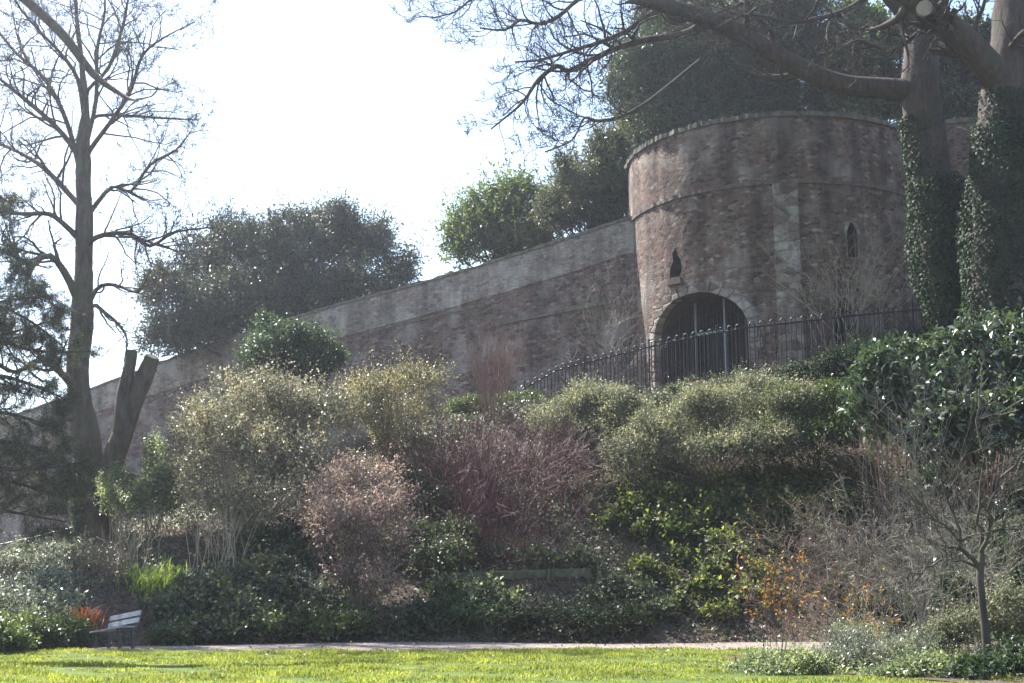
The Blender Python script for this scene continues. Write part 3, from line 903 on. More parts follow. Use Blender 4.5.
Yr = 41.0
rt_trunk = [(974, 352, 60), (958, 310, 52), (946, 260, 47), (936, 200, 43), (926, 140, 40), (920, 95, 40), (921, 50, 36), (924, 0, 35), (930, -60, 34), (925, -140, 26), (935, -230, 14)]
big = dict(nch=(4, 6), spread=.9, lf=.30)
rt_limbs = [
    ([(915, 92, 30), (880, 88, 25), (840, 84, 24), (800, 68, 23), (760, 46, 22), (720, 24, 21), (680, 10, 19), (640, -2, 17), (600, -22, 13), (540, -50, 8)], -2.5, 10, dict(lf=.16, nch=(3, 5), start=.3)),
    ([(700, 26, 10), (684, 34, 9), (660, 38, 8), (636, 42, 8), (612, 50, 7), (591, 60, 7), (568, 71, 6), (557, 66, 6), (539, 79, 5), (528, 95, 4), (518, 107, 3), (491, 129, 2)], -2, 22, dict(lf=.26, lvl=3, nch=(3, 4))),
    ([(672, 8, 8), (652, 13, 7), (626, 31, 6), (601, 42, 5), (580, 48, 4), (564, 53, 4), (540, 60, 3), (515, 62, 2)], -2.6, 14, dict(lf=.30, lvl=2)),
    ([(620, -8, 7), (600, -6, 6), (578, 0, 5), (559, 16, 5), (540, 24, 4), (520, 20, 4), (505, 30, 3), (480, 28, 2)], -2, 14, dict(lf=.32, lvl=2)),
    ([(560, -40, 6), (520, -22, 5), (490, -10, 4), (470, 0, 3), (455, 12, 2), (432, 18, 2)], -1.5, 10, dict(lf=.4, lvl=2)),
    ([(700, 60, 4), (650, 100, 4), (620, 117, 4), (595, 121, 4), (584, 118, 3), (572, 140, 2), (545, 152, 2)], -2, 12, dict(lf=.25, lvl=2)),
    ([(920, 40, 20), (895, 5, 16), (860, -30, 12), (820, -60, 8), (760, -90, 5)], -2, 14, dict(lf=.3)),
    ([(880, -12, 9), (850, 8, 7), (820, 18, 6), (790, 22, 5), (750, 14, 4), (715, 28, 3)], -2, 14, dict(lf=.3)),
    ([(922, 20, 14), (950, -10, 12), (985, -50, 9), (1010, -90, 6)], -1.5, 10, dict(lf=.35)),
    ([(800, -70, 6), (770, -30, 5), (745, 0, 4), (725, 10, 3), (690, 20, 2)], -1.8, 10, dict(lf=.35)),
    ([(928, -80, 18), (900, -130, 14), (860, -190, 8)], 1.5, 10, dict(lf=.4)),
]
tree_r, trP, trR = bare_tree('bare_tree', 'big leafless tree whose long low limb reaches left over the tower', rt_trunk, rt_limbs, Yr, M['bark_pale'], 33, 12, lw=.9)
Y2 = 39.5
r2_trunk = [(1006, 352, 74), (1003, 290, 64), (1000, 220, 56), (1002, 150, 50), (1006, 95, 52), (1012, 50, 46), (1016, 0, 44), (1020, -70, 38), (1012, -150, 28), (1020, -240, 14)]
r2_limbs = [
    ([(1006, 95, 34), (992, 72, 32), (972, 48, 30), (950, 28, 28), (932, 14, 24), (908, -2, 20), (870, -25, 15), (820, -45, 9)], -2, 12, dict(lf=.28)),
    ([(940, 18, 10), (922, 30, 6), (900, 46, 5), (880, 48, 4), (858, 40, 3), (835, 52, 2)], -1.5, 10, dict(lf=.35, lvl=2)),
    ([(1014, 30, 16), (1040, 10, 14), (1070, -10, 10), (1110, -30, 6)], -1, 9, dict(lf=.4)),
    ([(1000, 60, 6), (1012, 45, 6), (1026, 30, 5), (1050, 22, 4)], -1.5, 5, dict(lvl=1)),
    ([(990, 70, 5), (975, 30, 5), (985, 0, 4), (975, -30, 3)], -1.2, 8, dict(lvl=1, lf=.4)),
]
tree_r2, t2P, t2R = bare_tree('bare_tree', 'massive right-hand trunk at the frame edge with a pale pruned limb end', r2_trunk, r2_limbs, Y2, M['bark_pale'], 44, 12)
q = at(925, 8, Y2 - 1.7); cap_disc('sawn_end', q, np.array([-.25, -1, -.1]), .28, M['cut_wood'], tree_r2)
T_ = Tubes(); T_.add([at(940, 20, Y2 - .9), q], [.30, .28], 12); T_.build('cut_stem', M['bark_pale'], tree_r2)

# ivy on trunks
rng = np.random.default_rng(5)
fo = Foliage(); fo.add(*ivy_on(trP, trR * 1.0, rng, 17000, .115, .0, .34, None, .30)); fo.add(*ivy_on(trP, trR, rng, 1700, .11, .32, .46, (math.pi, .7), .16))
iv = thing('ivy', 'thick glossy ivy climbing the trunk beside the tower, sunlit on its left edge', 'ivy', trP[0]); fo.build('foliage', M['ivy'], iv)
fo = Foliage(); fo.add(*ivy_on(t2P, t2R, rng, 15000, .115, 0, .38, None, .26)); fo.add(*ivy_on(t2P, t2R, rng, 900, .11, .34, .45, (-1.5, .9), .14))
iv = thing('ivy', 'dark ivy wrapping the massive trunk at the right edge', 'ivy', t2P[0]); fo.build('foliage', M['ivy'], iv)
fo = Foliage(); fo.add(*ivy_on(tlP, tlR * .9, rng, 1700, .13, 0, .2, (math.pi * 1.05, .55), .22))
iv = thing('ivy', 'small strip of bright ivy on the left side of the bare trunk', 'ivy', tlP[0]); fo.build('foliage', M['laurel'], iv)


# ---------------------------------------------------------- leafy generators
def lobes_px(lst, Y, depth=.85, rng=None, spread=0.5, hug=False, tilt=0.0):
    """(px,py,rx,ry) ellipses become ellipsoids, set a little nearer or farther"""
    out = []
    pm = float(np.mean([l[1] for l in lst]))
    for l in lst:
        px, py, rx, ry = l[:4]
        if hug:
            g = hit(px, py + ry * .75); k = F / g[1]
            out.append((g + np.array([0, 0, ry * .55 / k]), np.array([rx / k, .5 * (rx + ry) / k, ry / k]))); continue
        yy = Y + (l[4] if len(l) > 4 else (rng.uniform(-spread, spread) if rng is not None else 0)) - tilt * (py - pm) / ppm(Y)
        c = at(px, py, yy); k = ppm(yy)
        out.append((c, np.array([rx / k, max(.25, .5 * (rx + ry) * depth / k), ry / k])))
    return out


def auto_lobes(box, n, rng, dome=.5, fill=.32):
    x0, y0, x1, y1 = box; w, h = x1 - x0, y1 - y0; out = []
    for i in range(n):
        rx, ry = w * fill * rng.uniform(.6, 1.05), h * fill * 1.15 * rng.uniform(.65, 1.1)
        u = (i + .5 + rng.uniform(-.4, .4)) / n
        cx = x0 + rx + (w - 2 * rx) * u
        top = y0 + h * dome * (2 * abs((cx - x0) / w - .5)) ** 2
        lo = max(top + ry + 1, y1 - ry * .6)
        cy = top + ry if i % 2 == 0 else rng.uniform(top + ry, lo)
        out.append((cx, cy, rx, ry))
    return out


def sprigs(fo, lobes, rng, n_sprig, per, leaf, aspect=.5, up=.35, out=.7, rnd=.5, Ls=.3, shell=.55, leafspread=.8, low=-.5, floor=None, hang=0.0, wts=None, clump=9, cr=.17, nout=.6):
    vol = np.array([l[1][0] * l[1][2] for l in lobes]) if wts is None else np.array(wts)
    cnt = rng.multinomial(n_sprig, vol / vol.sum())
    O, D = [], []
    for (c, r), m in zip(lobes, cnt):
        nc = max(6, int(m / clump)); dc = nrm(rng.normal(0, 1, (nc * 3, 3))); dc = dc[dc[:, 2] > low][:nc]; nc = len(dc)
        if nc == 0: continue
        kk = np.minimum((nc * rng.random(m) ** 1.25).astype(int), nc - 1)
        rel = cr / np.maximum(.25, np.mean(r)) * rng.uniform(.6, 1.5, nc)[kk]
        rc = rng.random(nc)[kk]
        d = nrm(dc[kk] + rng.normal(0, 1, (m, 3)) * rel[:, None])
        lump = 1 + .13 * np.sin(d[:, 0] * 7 + c[0] * 3) * np.sin(d[:, 2] * 6 + c[2]) + .1 * np.sin(d[:, 1] * 11 + d[:, 0] * 9 + c[0])
        rad = (shell + (1.08 - shell) * np.clip(rc ** .6 + rng.normal(0, .10, m), 0, 1.15)) * lump
        O.append(c + d * r * rad[:, None])
        D.append(nrm(nrm(d * r) * out + np.array([0, 0, up]) + rng.normal(0, rnd, (m, 3))))
    O = np.concatenate(O); D = np.concatenate(D); m = len(O)
    Lg = Ls * rng.uniform(.5, 1.5, m)
    t = (np.arange(per)[None] + rng.random((m, per))) / per
    p = O[:, None] + D[:, None] * (Lg[:, None] * t)[..., None]
    p[..., 2] -= hang * (Lg[:, None] * t) ** 2
    dd = D[:, None] * .7 + rng.normal(0, leafspread, (m, per, 3))
    dd[..., 2] -= hang * .4
    nn = np.array([0, 0, .7]) + D[:, None] * nout + rng.normal(0, .7, (m, per, 3))
    p = p.reshape(-1, 3); dd = dd.reshape(-1, 3); nn = nrm(nn.reshape(-1, 3))
    if floor is not None:
        k = p[:, 2] > floor(p[:, 0], p[:, 1]) + .02
        p, dd, nn = p[k], dd[k], nn[k]
    s = leaf * (.4 + 1.25 * rng.random(len(p)) ** 1.4)
    fo.add(p, dd, nn, s, s * aspect * rng.uniform(.8, 1.2, len(p)))
    return O, D, Lg


def sublobes(lob, rng, k=4, f=(.34, .6)):
    out = []
    for c, r in lob:
        out.append((c, r * .80))
        for i in range(k):
            d = rng.normal(0, 1, 3); d[2] = abs(d[2]) * .9 - .25; d = d / np.linalg.norm(d)
            out.append((c + d * r * rng.uniform(.55, .82), r * rng.uniform(*f)))
    return out


def stems_to(T, base, targets, rng, r0, sag=.15, K=6):
    for q in targets:
        t = np.linspace(0, 1, K)[:, None]
        b = base + rng.normal(0, 1, 3) * np.array([.18, .18, 0]) * (1 + r0 * 4)
        m = b * (1 - t) + q * t
        m = m + (np.sin(t * math.pi) * sag) * (rng.normal(0, 1, 3) * np.linalg.norm(q - b) * .4 + np.array([0, 0, .5 * np.linalg.norm(q - b)]))
        T.add(m, np.linspace(r0, r0 * .3, K), 4)


def shrub(name, label, lobes_or_box, Y, leafmat, stemmat, n, per=6, leaf=.07, seed=1, nl=9, dome=.6, cat='shrub', group=None, stems=26, r0=.018, base=None, depth=.85, twig_tips=0, fill=.32, sub=3, wisp=.10, hug=False, tilt=.55, **kw):
    rng = np.random.default_rng(seed)
    if isinstance(lobes_or_box, tuple):
        box = lobes_or_box
        lob = lobes_px(auto_lobes(box, nl, rng, dome, fill), Y, depth, rng, .18 * (box[2] - box[0]) / ppm(Y))
    else:
        lob = lobes_px(lobes_or_box, Y, depth, rng, hug=hug, tilt=tilt if Y > 34 else 0)
    cen = np.mean([l[0] for l in lob], axis=0)
    if sub: lob = sublobes(lob, rng, sub)
    if base is not None:
        bp = at(base[0], base[1], Y)
    else:
        bp = cen.copy()
    gz = float(ground(bp[0], bp[1]))
    root = thing(name, label, cat, (bp[0], bp[1], gz), 0, group)
    fo = Foliage()
    O, D, Lg = sprigs(fo, lob, rng, n, per, leaf, floor=ground, **kw)
    if wisp:
        k2 = dict(kw); k2.update(up=1.0, rnd=.45, Ls=kw.get('Ls', .3) * 2.0, shell=.8, clump=2, low=0.0)
        sprigs(fo, lob, rng, int(n * wisp), per + 2, leaf * .9, floor=ground, **k2)
    fo.build('foliage', leafmat, root)
    T = Tubes()
    if stems:
        k = rng.integers(0, len(O), stems)
        stems_to(T, np.array([bp[0], bp[1], gz - .05]), O[k], rng, r0)
    if twig_tips:
        k = rng.integers(0, len(O), twig_tips)
        for i in k:
            L_ = Lg[i] * rng.uniform(1.2, 2.2)
            p0 = O[i] - D[i] * .1
            T.add([p0, p0 + D[i] * L_ * .5 + rng.normal(0, .03, 3), p0 + D[i] * L_ + rng.normal(0, .05, 3)], [.008, .006, .004], 3)
    T.build('stems', stemmat, root)
    return root


def evergreen(name, label, lobes, Y, leafmat, seed, n, per, leaf, base_px, zoff=3.0, trunk_r=.35, limbs=30, **kw):
    rng = np.random.default_rng(seed)
    lob = sublobes(lobes_px(lobes, Y, .8, rng, 1.6), rng, 4, (.3, .52))
    top = at(base_px[0], base_px[1], Y)
    base = np.array([top[0], top[1], top[2] - zoff])
    root = thing(name, label, 'tree', base)
    fo = Foliage(); O, D, Lg = sprigs(fo, lob, rng, n, per, leaf, **{**dict(cr=.38, clump=12), **kw})
    k2 = {**dict(cr=.3), **kw}; k2.update(up=1.1, rnd=.4, Ls=kw.get('Ls', .5) * 2.1, shell=.8, clump=5, low=-.2)
    sprigs(fo, lob, rng, int(n * .14), per + 5, leaf * .9, **k2)
    fo.build('crown', leafmat, root)
    cz = max(l[0][2] for l in lob)
    T = Tubes(); ax = np.mean([l[0] for l in lob], axis=0)
    tp_ = np.array([ax[0], ax[1], cz])
    q = base[None] * (1 - np.linspace(0, 1, 8)[:, None]) + tp_[None] * np.linspace(0, 1, 8)[:, None]
    q[1:-1] += rng.normal(0, .12, (6, 3))
    T.add(q, np.linspace(trunk_r, trunk_r * .2, 8), 10)
    T.build('trunk', M['bark_dark'], root)
    T = Tubes()
    for i in rng.integers(0, len(O), limbs):
        k = rng.integers(1, 6); t = np.linspace(0, 1, 5)[:, None]
        m = q[k] * (1 - t) + O[i] * t + np.sin(t * math.pi) * rng.normal(0, .25, 3)
        T.add(m, np.linspace(trunk_r * .35, .02, 5), 5)
    T.build('limbs', M['bark_dark'], root)
    return root


# trees beyond the wall
evergreen('evergreen_tree', 'broad rounded dark evergreen tree rising behind the long wall', [
    (172, 300, 30, 34), (205, 278, 30, 34), (235, 262, 30, 36), (262, 252, 32, 34), (300, 246, 32, 36), (338, 242, 30, 36), (368, 262, 28, 34), (395, 282, 20, 24), (410, 264, 9, 13), (148, 295, 10, 16), (225, 238, 12, 16), (345, 218, 14, 14), (200, 338, 40, 24), (250, 335, 50, 26), (165, 348, 26, 20), (300, 325, 50, 24),
    (240, 310, 60, 44), (310, 300, 66, 44), (180, 335, 38, 26), (360, 295, 40, 25), (160, 290, 16, 22), (330, 232, 26, 22), (235, 245, 22, 22)],
    66, M['oak'], 61, 24000, 7, .17, (280, 345), 5, .4, 60, up=.45, rnd=.55, Ls=.7, shell=.5, aspect=.42)
evergreen('evergreen_tree', 'loose yellow-green tree behind the wall left of the dark conifers', [
    (470, 235, 30, 36), (500, 215, 34, 32), (530, 210, 32, 30), (455, 255, 16, 20), (545, 225, 26, 34), (492, 250, 34, 24), (525, 248, 40, 24), (478, 205, 14, 16), (512, 192, 16, 12)],
    60, M['lime_leaf'], 62, 3000, 8, .2, (505, 260), 4, .25, 40, up=.4, rnd=.6, Ls=.7, shell=.45, aspect=.45)
evergreen('conifer', 'narrow dark conifer beside the left edge of the tower', [
    (565, 205, 18, 40), (572, 178, 12, 24), (590, 205, 20, 38), (605, 190, 20, 50), (618, 170, 16, 40), (625, 205, 20, 40), (560, 168, 8, 14), (600, 152, 10, 22), (580, 222, 30, 20), (612, 225, 26, 24), (550, 215, 14, 22)],
    56, M['conifer'], 63, 5600, 8, .2, (598, 232), 4, .22, 40, up=.9, rnd=.4, Ls=.6, shell=.4, aspect=.25)
evergreen('evergreen_tree', 'great dark yew filling the sky behind the tower top', [
    (650, 105, 30, 40), (680, 80, 45, 55), (640, 70, 20, 30), (720, 60, 50, 60), (700, 25, 45, 45), (760, 50, 50, 55), (740, 10, 45, 40), (790, 70, 42, 50), (655, 140, 26, 24), (780, 20, 38, 32), (720, 95, 60, 34), (800, 100, 40, 22), (660, 40, 22, 26), (830, 98, 30, 20), (725, -25, 40, 30), (690, 110, 50, 40), (750, 95, 50, 36), (640, 120, 22, 40), (630, 150, 14, 36), (670, 30, 30, 30), (650, 75, 26, 26), (800, 40, 30, 34), (760, -5, 50, 34), (700, 65, 50, 44), (628, 62, 16, 34), (614, 96, 12, 26), (648, 30, 18, 22), (842, 88, 22, 26), (830, 55, 20, 26), (815, 15, 24, 24), (690, -10, 40, 26), (700, 122, 44, 22), (750, 118, 44, 22), (800, 116, 40, 20), (660, 132, 30, 22), (850, 112, 30, 18)],
    60, M['yew'], 64, 38000, 7, .2, (730, 128), 5, .5, 30, up=.35, rnd=.6, Ls=.7, shell=.3, aspect=.3)
evergreen('evergreen_tree', 'grey-green leafy tree seen between the yew and the right trunks', [
    (862, 62, 26, 34), (880, 90, 30, 30), (852, 100, 26, 22), (885, 50, 26, 30), (905, 100, 30, 26), (872, 30, 20, 20), (845, 75, 20, 30), (890, 112, 40, 18), (850, 20, 20, 18)],
    58, M['mound_dark'], 65, 5200, 8, .2, (875, 118), 5, .25, 20, up=.3, rnd=.6, Ls=.5, shell=.25, aspect=.5)
evergreen('evergreen_tree', 'dark leafy tree showing between the two ivy trunks', [
    (960, 75, 26, 36), (975, 100, 26, 26), (950, 105, 24, 22), (985, 55, 22, 32), (965, 40, 20, 22), (1040, 80, 40, 40), (960, 112, 34, 18), (985, 80, 24, 40), (950, 70, 14, 30)],
    57, M['oak'], 66, 5000, 8, .2, (968, 118), 5, .25, 20, up=.3, rnd=.6, Ls=.5, shell=.25, aspect=.5)


# dark conifer at the left edge: trunk outside the frame, boughs reaching in
def edge_conifer():
    rng = np.random.default_rng(71); Y = 37.5
    tp0 = at(-330, 600, Y); gz = float(ground(tp0[0], tp0[1]))
    root = thing('cedar', 'dark cedar whose drooping boughs reach in from the left edge', 'tree', (tp0[0], tp0[1], gz))
    T = Tubes(); top = at(-320, -60, Y); K = 12; t = np.linspace(0, 1, K)[:, None]
    q = np.array([tp0[0], tp0[1], gz - .2]) * (1 - t) + top * t
    T.add(q, np.linspace(.5, .12, K), 12); T.build('trunk', M['bark'], root)
    fo = Foliage()
    boughs = [[(-325, 250, 18), (-180, 260, 16), (-90, 290, 11), (-20, 300, 7), (25, 318, 4), (62, 345, 2)], [(-325, 325, 18), (-180, 330, 16), (-90, 340, 11), (-20, 335, 8), (30, 350, 5), (80, 352, 2)],
              [(-325, 380, 18), (-180, 380, 15), (-90, 385, 10), (-10, 375, 7), (40, 388, 4), (70, 402, 2)], [(-325, 425, 18), (-180, 430, 15), (-90, 445, 10), (-20, 440, 7), (40, 450, 4), (85, 478, 2)],
              [(-325, 165, 16), (-180, 160, 14), (-90, 165, 9), (-20, 185, 6), (12, 205, 3)], [(-325, 470, 16), (-180, 470, 14), (-80, 480, 9), (-10, 478, 6), (40, 490, 3), (70, 500, 2)],
              [(-325, 210, 14), (-180, 210, 12), (-90, 215, 9), (-15, 245, 5), (30, 262, 2)]]
    boughs += [[(-325, 400, 16), (-160, 410, 12), (-60, 405, 8), (15, 415, 5), (62, 432, 2)], [(-325, 445, 16), (-160, 455, 12), (-60, 462, 8), (20, 470, 5), (84, 462, 2)], [(-325, 490, 16), (-160, 500, 12), (-60, 505, 8), (10, 512, 4), (66, 522, 2)], [(-325, 350, 16), (-160, 355, 10), (-60, 352, 7), (20, 330, 4), (60, 318, 2)], [(-325, 290, 16), (-160, 300, 10), (-60, 312, 7), (10, 300, 4), (44, 296, 2)]]
    for k, b in enumerate(boughs):
        T = Tubes(); pts, rad = poly([(a_, b_, c_ * .7) for a_, b_, c_ in b], Y, rng.uniform(-1.5, 1.0)); T.add(pts, rad, 7); pts, rad = pts[3:], rad[3:]; tips = []
        branch_from(T, pts, rad, rng, 24, 2.5, 2, (4, 6), .25, -.03, .85, .006, .5, 5, tips, .3)
        T.build('bough', M['bark_dark'], root)
        tips = [x for x in tips if rng.random() < .95]
        P0 = np.array([x[0] for x in tips]); D0 = np.array([x[1] for x in tips]); m = len(P0); per = 20
        p = P0[:, None] - D0[:, None] * (rng.random((m, per)) * .42)[..., None] + rng.normal(0, .03, (m, per, 3))
        dd = D0[:, None] * .6 + rng.normal(0, .6, (m, per, 3)); p = p.reshape(-1, 3)
        s = rng.uniform(.045, .10, len(p))
        fo.add(p, dd.reshape(-1, 3), nrm(rng.normal(0, 1, (len(p), 3))), s, s * .22)
    fo.build('needles', M['conifer'], root)
    T = Tubes(); pts, rad = poly([(-322, -50, 26), (-180, -95, 22), (-60, -75, 16), (26, 0, 11), (64, 36, 10), (94, 75, 8), (124, 96, 4), (137, 101, 2)], Y, -2.5); T.add(pts, rad, 9)
    T.build('bare_bough', M['bark_pale'], root)


edge_conifer()


# ---------------------------------------------------------- shrubs on the bank
shrub('evergreen_bush', 'round dark green bush growing against the long wall', [
    (290, 362, 46, 32), (262, 368, 28, 28), (318, 370, 26, 24), (270, 340, 20, 16), (300, 340, 24, 14), (330, 362, 14, 12), (288, 380, 44, 22), (262, 328, 9, 11)], 44.5, M['laurel'], M['bark_dark'], 4600, 6, .11, 101, up=.5, Ls=.35, shell=.5, r0=.04, base=(290, 420))
shrub('olive_shrub', 'large olive-green shrub with arching bare stems left of centre', [
    (215, 440, 42, 42), (260, 420, 48, 42), (305, 425, 46, 46), (240, 470, 56, 40), (300, 475, 50, 40), (340, 415, 24, 26), (190, 470, 24, 34), (325, 500, 30, 26), (200, 430, 22, 24), (225, 508, 34, 24), (275, 512, 36, 26), (195, 500, 20, 20)], 38.6, M['olive'], M['twig_straw'], 7000, 6, .09, 102, up=.5, Ls=.45, shell=.35, stems=80, r0=.022, base=(245, 560), twig_tips=700)
shrub('spindly_shrub', 'pale straw-coloured open shrub to the right of the large olive one', [
    (385, 400, 32, 30), (415, 390, 26, 24), (370, 420, 24, 26), (420, 418, 26, 26), (395, 440, 28, 24), (440, 380, 12, 9), (355, 395, 14, 14)], 40.2, M['straw'], M['twig_brown'], 1900, 6, .075, 103, up=.8, Ls=.5, shell=.25, stems=70, r0=.016, base=(392, 478), twig_tips=300)
shrub('pink_shrub', 'pinkish-leaved spring shrub in front of the large olive one', [
    (345, 500, 30, 28), (375, 490, 26, 26), (330, 525, 30, 28), (365, 530, 36, 34), (395, 515, 24, 30), (350, 475, 20, 18), (318, 505, 16, 16), (385, 550, 24, 24), (335, 550, 24, 20), (350, 578, 26, 18), (380, 582, 22, 16)], 35.6, M['pink'], M['twig_brown'], 2600, 6, .08, 104, up=.5, Ls=.4, shell=.3, stems=60, r0=.016, base=(360, 605), twig_tips=300)
shrub('variegated_shrub', 'pale green upright shrub right beside the sawn stem', [
    (150, 470, 9, 22), (158, 455, 7, 20), (160, 485, 16, 22), (146, 498, 18, 20), (165, 505, 16, 20)], 39.0, M['pale'], M['twig_grey'], 1500, 6, .075, 105, up=.9, Ls=.3, shell=.3, stems=20, base=(155, 535))
shrub('variegated_shrub', 'small whitish-edged bush low between the bare trunk and sawn stem', [
    (118, 490, 16, 18), (110, 505, 12, 16), (128, 510, 16, 16), (106, 488, 6, 12)], 38.6, M['pale'], M['twig_grey'], 900, 6, .07, 106, up=.6, Ls=.25, shell=.3, stems=14, base=(118, 535))
shrub('clipped_hedge', 'low clipped dark hedge at the foot of the long wall', [
    (455, 415, 16, 14), (475, 412, 18, 14), (495, 409, 18, 13), (515, 405, 18, 12), (532, 402, 14, 10)], 43.6, M['mound_dark'], M['bark_dark'], 2300, 6, .06, 107, up=.3, Ls=.14, shell=.65, stems=10)
shrub('mounded_bush', 'rounded grey-green mound bush below the descending railing', [
    (590, 414, 40, 28), (562, 416, 30, 20), (618, 412, 30, 27), (600, 400, 28, 18), (547, 422, 20, 14), (638, 418, 18, 18), (590, 434, 44, 18)], 40.2, M['mound'], M['twig_brown'], 8000, 6, .06, 108, up=.4, Ls=.22, shell=.55, stems=30, base=(595, 455), twig_tips=300)
shrub('mounded_bush', 'sprawling pale-tipped mound bush directly in front of the tower', [
    (640, 456, 32, 26), (690, 432, 40, 30), (740, 416, 46, 34), (790, 410, 34, 28), (660, 440, 28, 24), (720, 458, 50, 24), (770, 444, 42, 28), (625, 470, 20, 18), (712, 406, 28, 18), (765, 394, 30, 17), (815, 422, 22, 24)], 38.6, M['mound'], M['twig_brown'], 14000, 6, .06, 109, tilt=.22, up=.45, Ls=.26, shell=.5, stems=50, base=(720, 490), twig_tips=600)
shrub('dark_bush', 'dark leafy bush at the right shoulder of the sprawling mound', [
    (800, 420, 36, 30), (830, 415, 24, 28), (780, 440, 30, 24), (825, 440, 28, 20)], 38.2, M['mound_dark'], M['bark_dark'], 3200, 6, .08, 110, up=.3, Ls=.25, shell=.5, stems=20)
shrub('dark_bush', 'dark low growth at the base of the iron railing right of the gate', [
    (806, 378, 22, 9), (838, 368, 24, 12), (872, 358, 26, 14), (906, 350, 26, 16), (850, 380, 30, 11), (775, 386, 20, 7)], 41.6, M['ivy'], M['bark_dark'], 3000, 6, .09, 111, up=.3, Ls=.3, shell=.5, stems=24, twig_tips=200)
shrub('dark_bush', 'bright-edged leafy bush touching the railing below the gateway', [
    (690, 398, 20, 8), (722, 392, 20, 9), (748, 384, 16, 9), (665, 404, 14, 7)], 41.2, M['ivy_var'], M['bark_dark'], 1000, 6, .085, 112, up=.5, Ls=.25, shell=.5, stems=16)
shrub('laurel_shrub', 'upright bright green laurel left of the big glossy laurel', [
    (878, 375, 20, 24), (870, 400, 22, 22), (890, 395, 20, 26), (875, 425, 24, 22), (895, 360, 14, 12)], 37.2, M['laurel'], M['twig_brown'], 900, 6, .23, 113, up=.6, Ls=.35, shell=.35, stems=20, aspect=.36)
shrub('laurel_shrub', 'big glossy laurel shining white in the sun at the right edge', [
    (930, 375, 34, 24), (970, 352, 34, 22), (1005, 350, 32, 26), (950, 395, 44, 30), (1000, 385, 44, 34), (920, 405, 30, 26), (1020, 420, 40, 34), (960, 430, 50, 30), (1050, 360, 40, 40), (1000, 335, 16, 10)], 37.0, M['laurel_gloss'], M['twig_brown'], 3600, 6, .23, 114, tilt=.8, nout=.9, up=.1, Ls=.4, shell=.45, stems=40, r0=.03, aspect=.4)
shrub('yellow_leaf_shrub', 'low yellow-green leaved shrub in the middle of the bank right of centre', [
    (632, 512, 15, 13), (655, 498, 15, 12), (682, 505, 17, 14), (700, 522, 16, 12), (616, 522, 12, 10), (650, 532, 18, 11), (676, 536, 16, 11), (618, 495, 8, 7), (664, 518, 14, 10)], 36.8, M['yellow_ivy'], M['twig_brown'], 1500, 6, .12, 115, hug=True, up=.4, Ls=.3, shell=.4, stems=20, aspect=.7)
shrub('yellow_leaf_shrub', 'glossy yellow-flecked shrub below the sprawling mound bush', [
    (728, 486, 16, 11), (750, 482, 14, 11), (776, 480, 18, 11), (806, 484, 16, 13), (715, 510, 14, 12), (744, 508, 18, 10), (772, 506, 16, 12), (800, 508, 16, 12), (830, 494, 16, 13), (845, 505, 14, 11), (760, 526, 20, 9), (800, 528, 20, 9)], 36.8, M['yellow_ivy'], M['twig_brown'], 2200, 6, .13, 116, hug=True, up=.3, Ls=.3, shell=.45, stems=24, aspect=.7)
shrub('yellow_leaf_shrub', 'scattered yellow-green shrub on the lower bank above the path', [
    (738, 556, 13, 9), (768, 548, 14, 10), (712, 572, 14, 8), (688, 562, 12, 8), (758, 574, 14, 8), (722, 544, 12, 8), (700, 590, 14, 8), (664, 580, 10, 7), (745, 596, 14, 8), (676, 606, 12, 7), (640, 570, 10, 7), (720, 614, 14, 7)], 35.6, M['yellow_ivy'], M['twig_brown'], 1300, 6, .12, 117, hug=True, up=.3, Ls=.3, shell=.4, stems=20, aspect=.7)
shrub('ivy_mound', 'glossy ivy mound on the bank just right of the bench', [
    (175, 612, 26, 18), (205, 600, 28, 22), (235, 588, 28, 22), (265, 578, 28, 20), (190, 630, 36, 14), (240, 612, 36, 22), (280, 595, 20, 22)], 34.2, M['ivy_var'], M['twig_brown'], 2800, 6, .11, 118, hug=True, up=.3, Ls=.22, shell=.55, stems=14, aspect=.7)
shrub('low_bush', 'dark low bush overhanging the path behind the bench', [
    (170, 640, 24, 8), (215, 634, 30, 12), (265, 630, 32, 14), (310, 626, 30, 16), (345, 628, 30, 14)], 33.9, M['mound_dark'], M['twig_brown'], 2600, 6, .09, 119, hug=True, up=.4, Ls=.24, shell=.5, stems=14, aspect=.6)
shrub('low_bush', 'bright green low leafy plant beside the path at the centre', [
    (430, 618, 24, 14), (455, 612, 22, 14), (415, 626, 18, 10), (475, 622, 20, 12)], 34.3, M['laurel'], M['twig_brown'], 750, 6, .12, 120, hug=True, up=.4, Ls=.25, shell=.45, stems=10, aspect=.55)
shrub('low_bush', 'shaded small bush at the path edge under the retaining boards', [
    (510, 620, 22, 14), (545, 622, 26, 12), (590, 622, 26, 14), (625, 626, 22, 12)], 34.3, M['ivy'], M['twig_brown'], 1300, 6, .085, 121, hug=True, up=.3, Ls=.25, shell=.4, stems=12, aspect=.6, twig_tips=200)
shrub('ivy_mound', 'ivy-covered hump between the pink shrub and the purple twigs', [
    (420, 475, 26, 24), (440, 500, 28, 24), (410, 540, 26, 28), (435, 560, 30, 26), (425, 450, 24, 14), (455, 535, 24, 24)], 37.6, M['ivy_var'], M['twig_brown'], 2300, 6, .09, 122, hug=True, up=.3, Ls=.22, shell=.5, stems=12, aspect=.7)
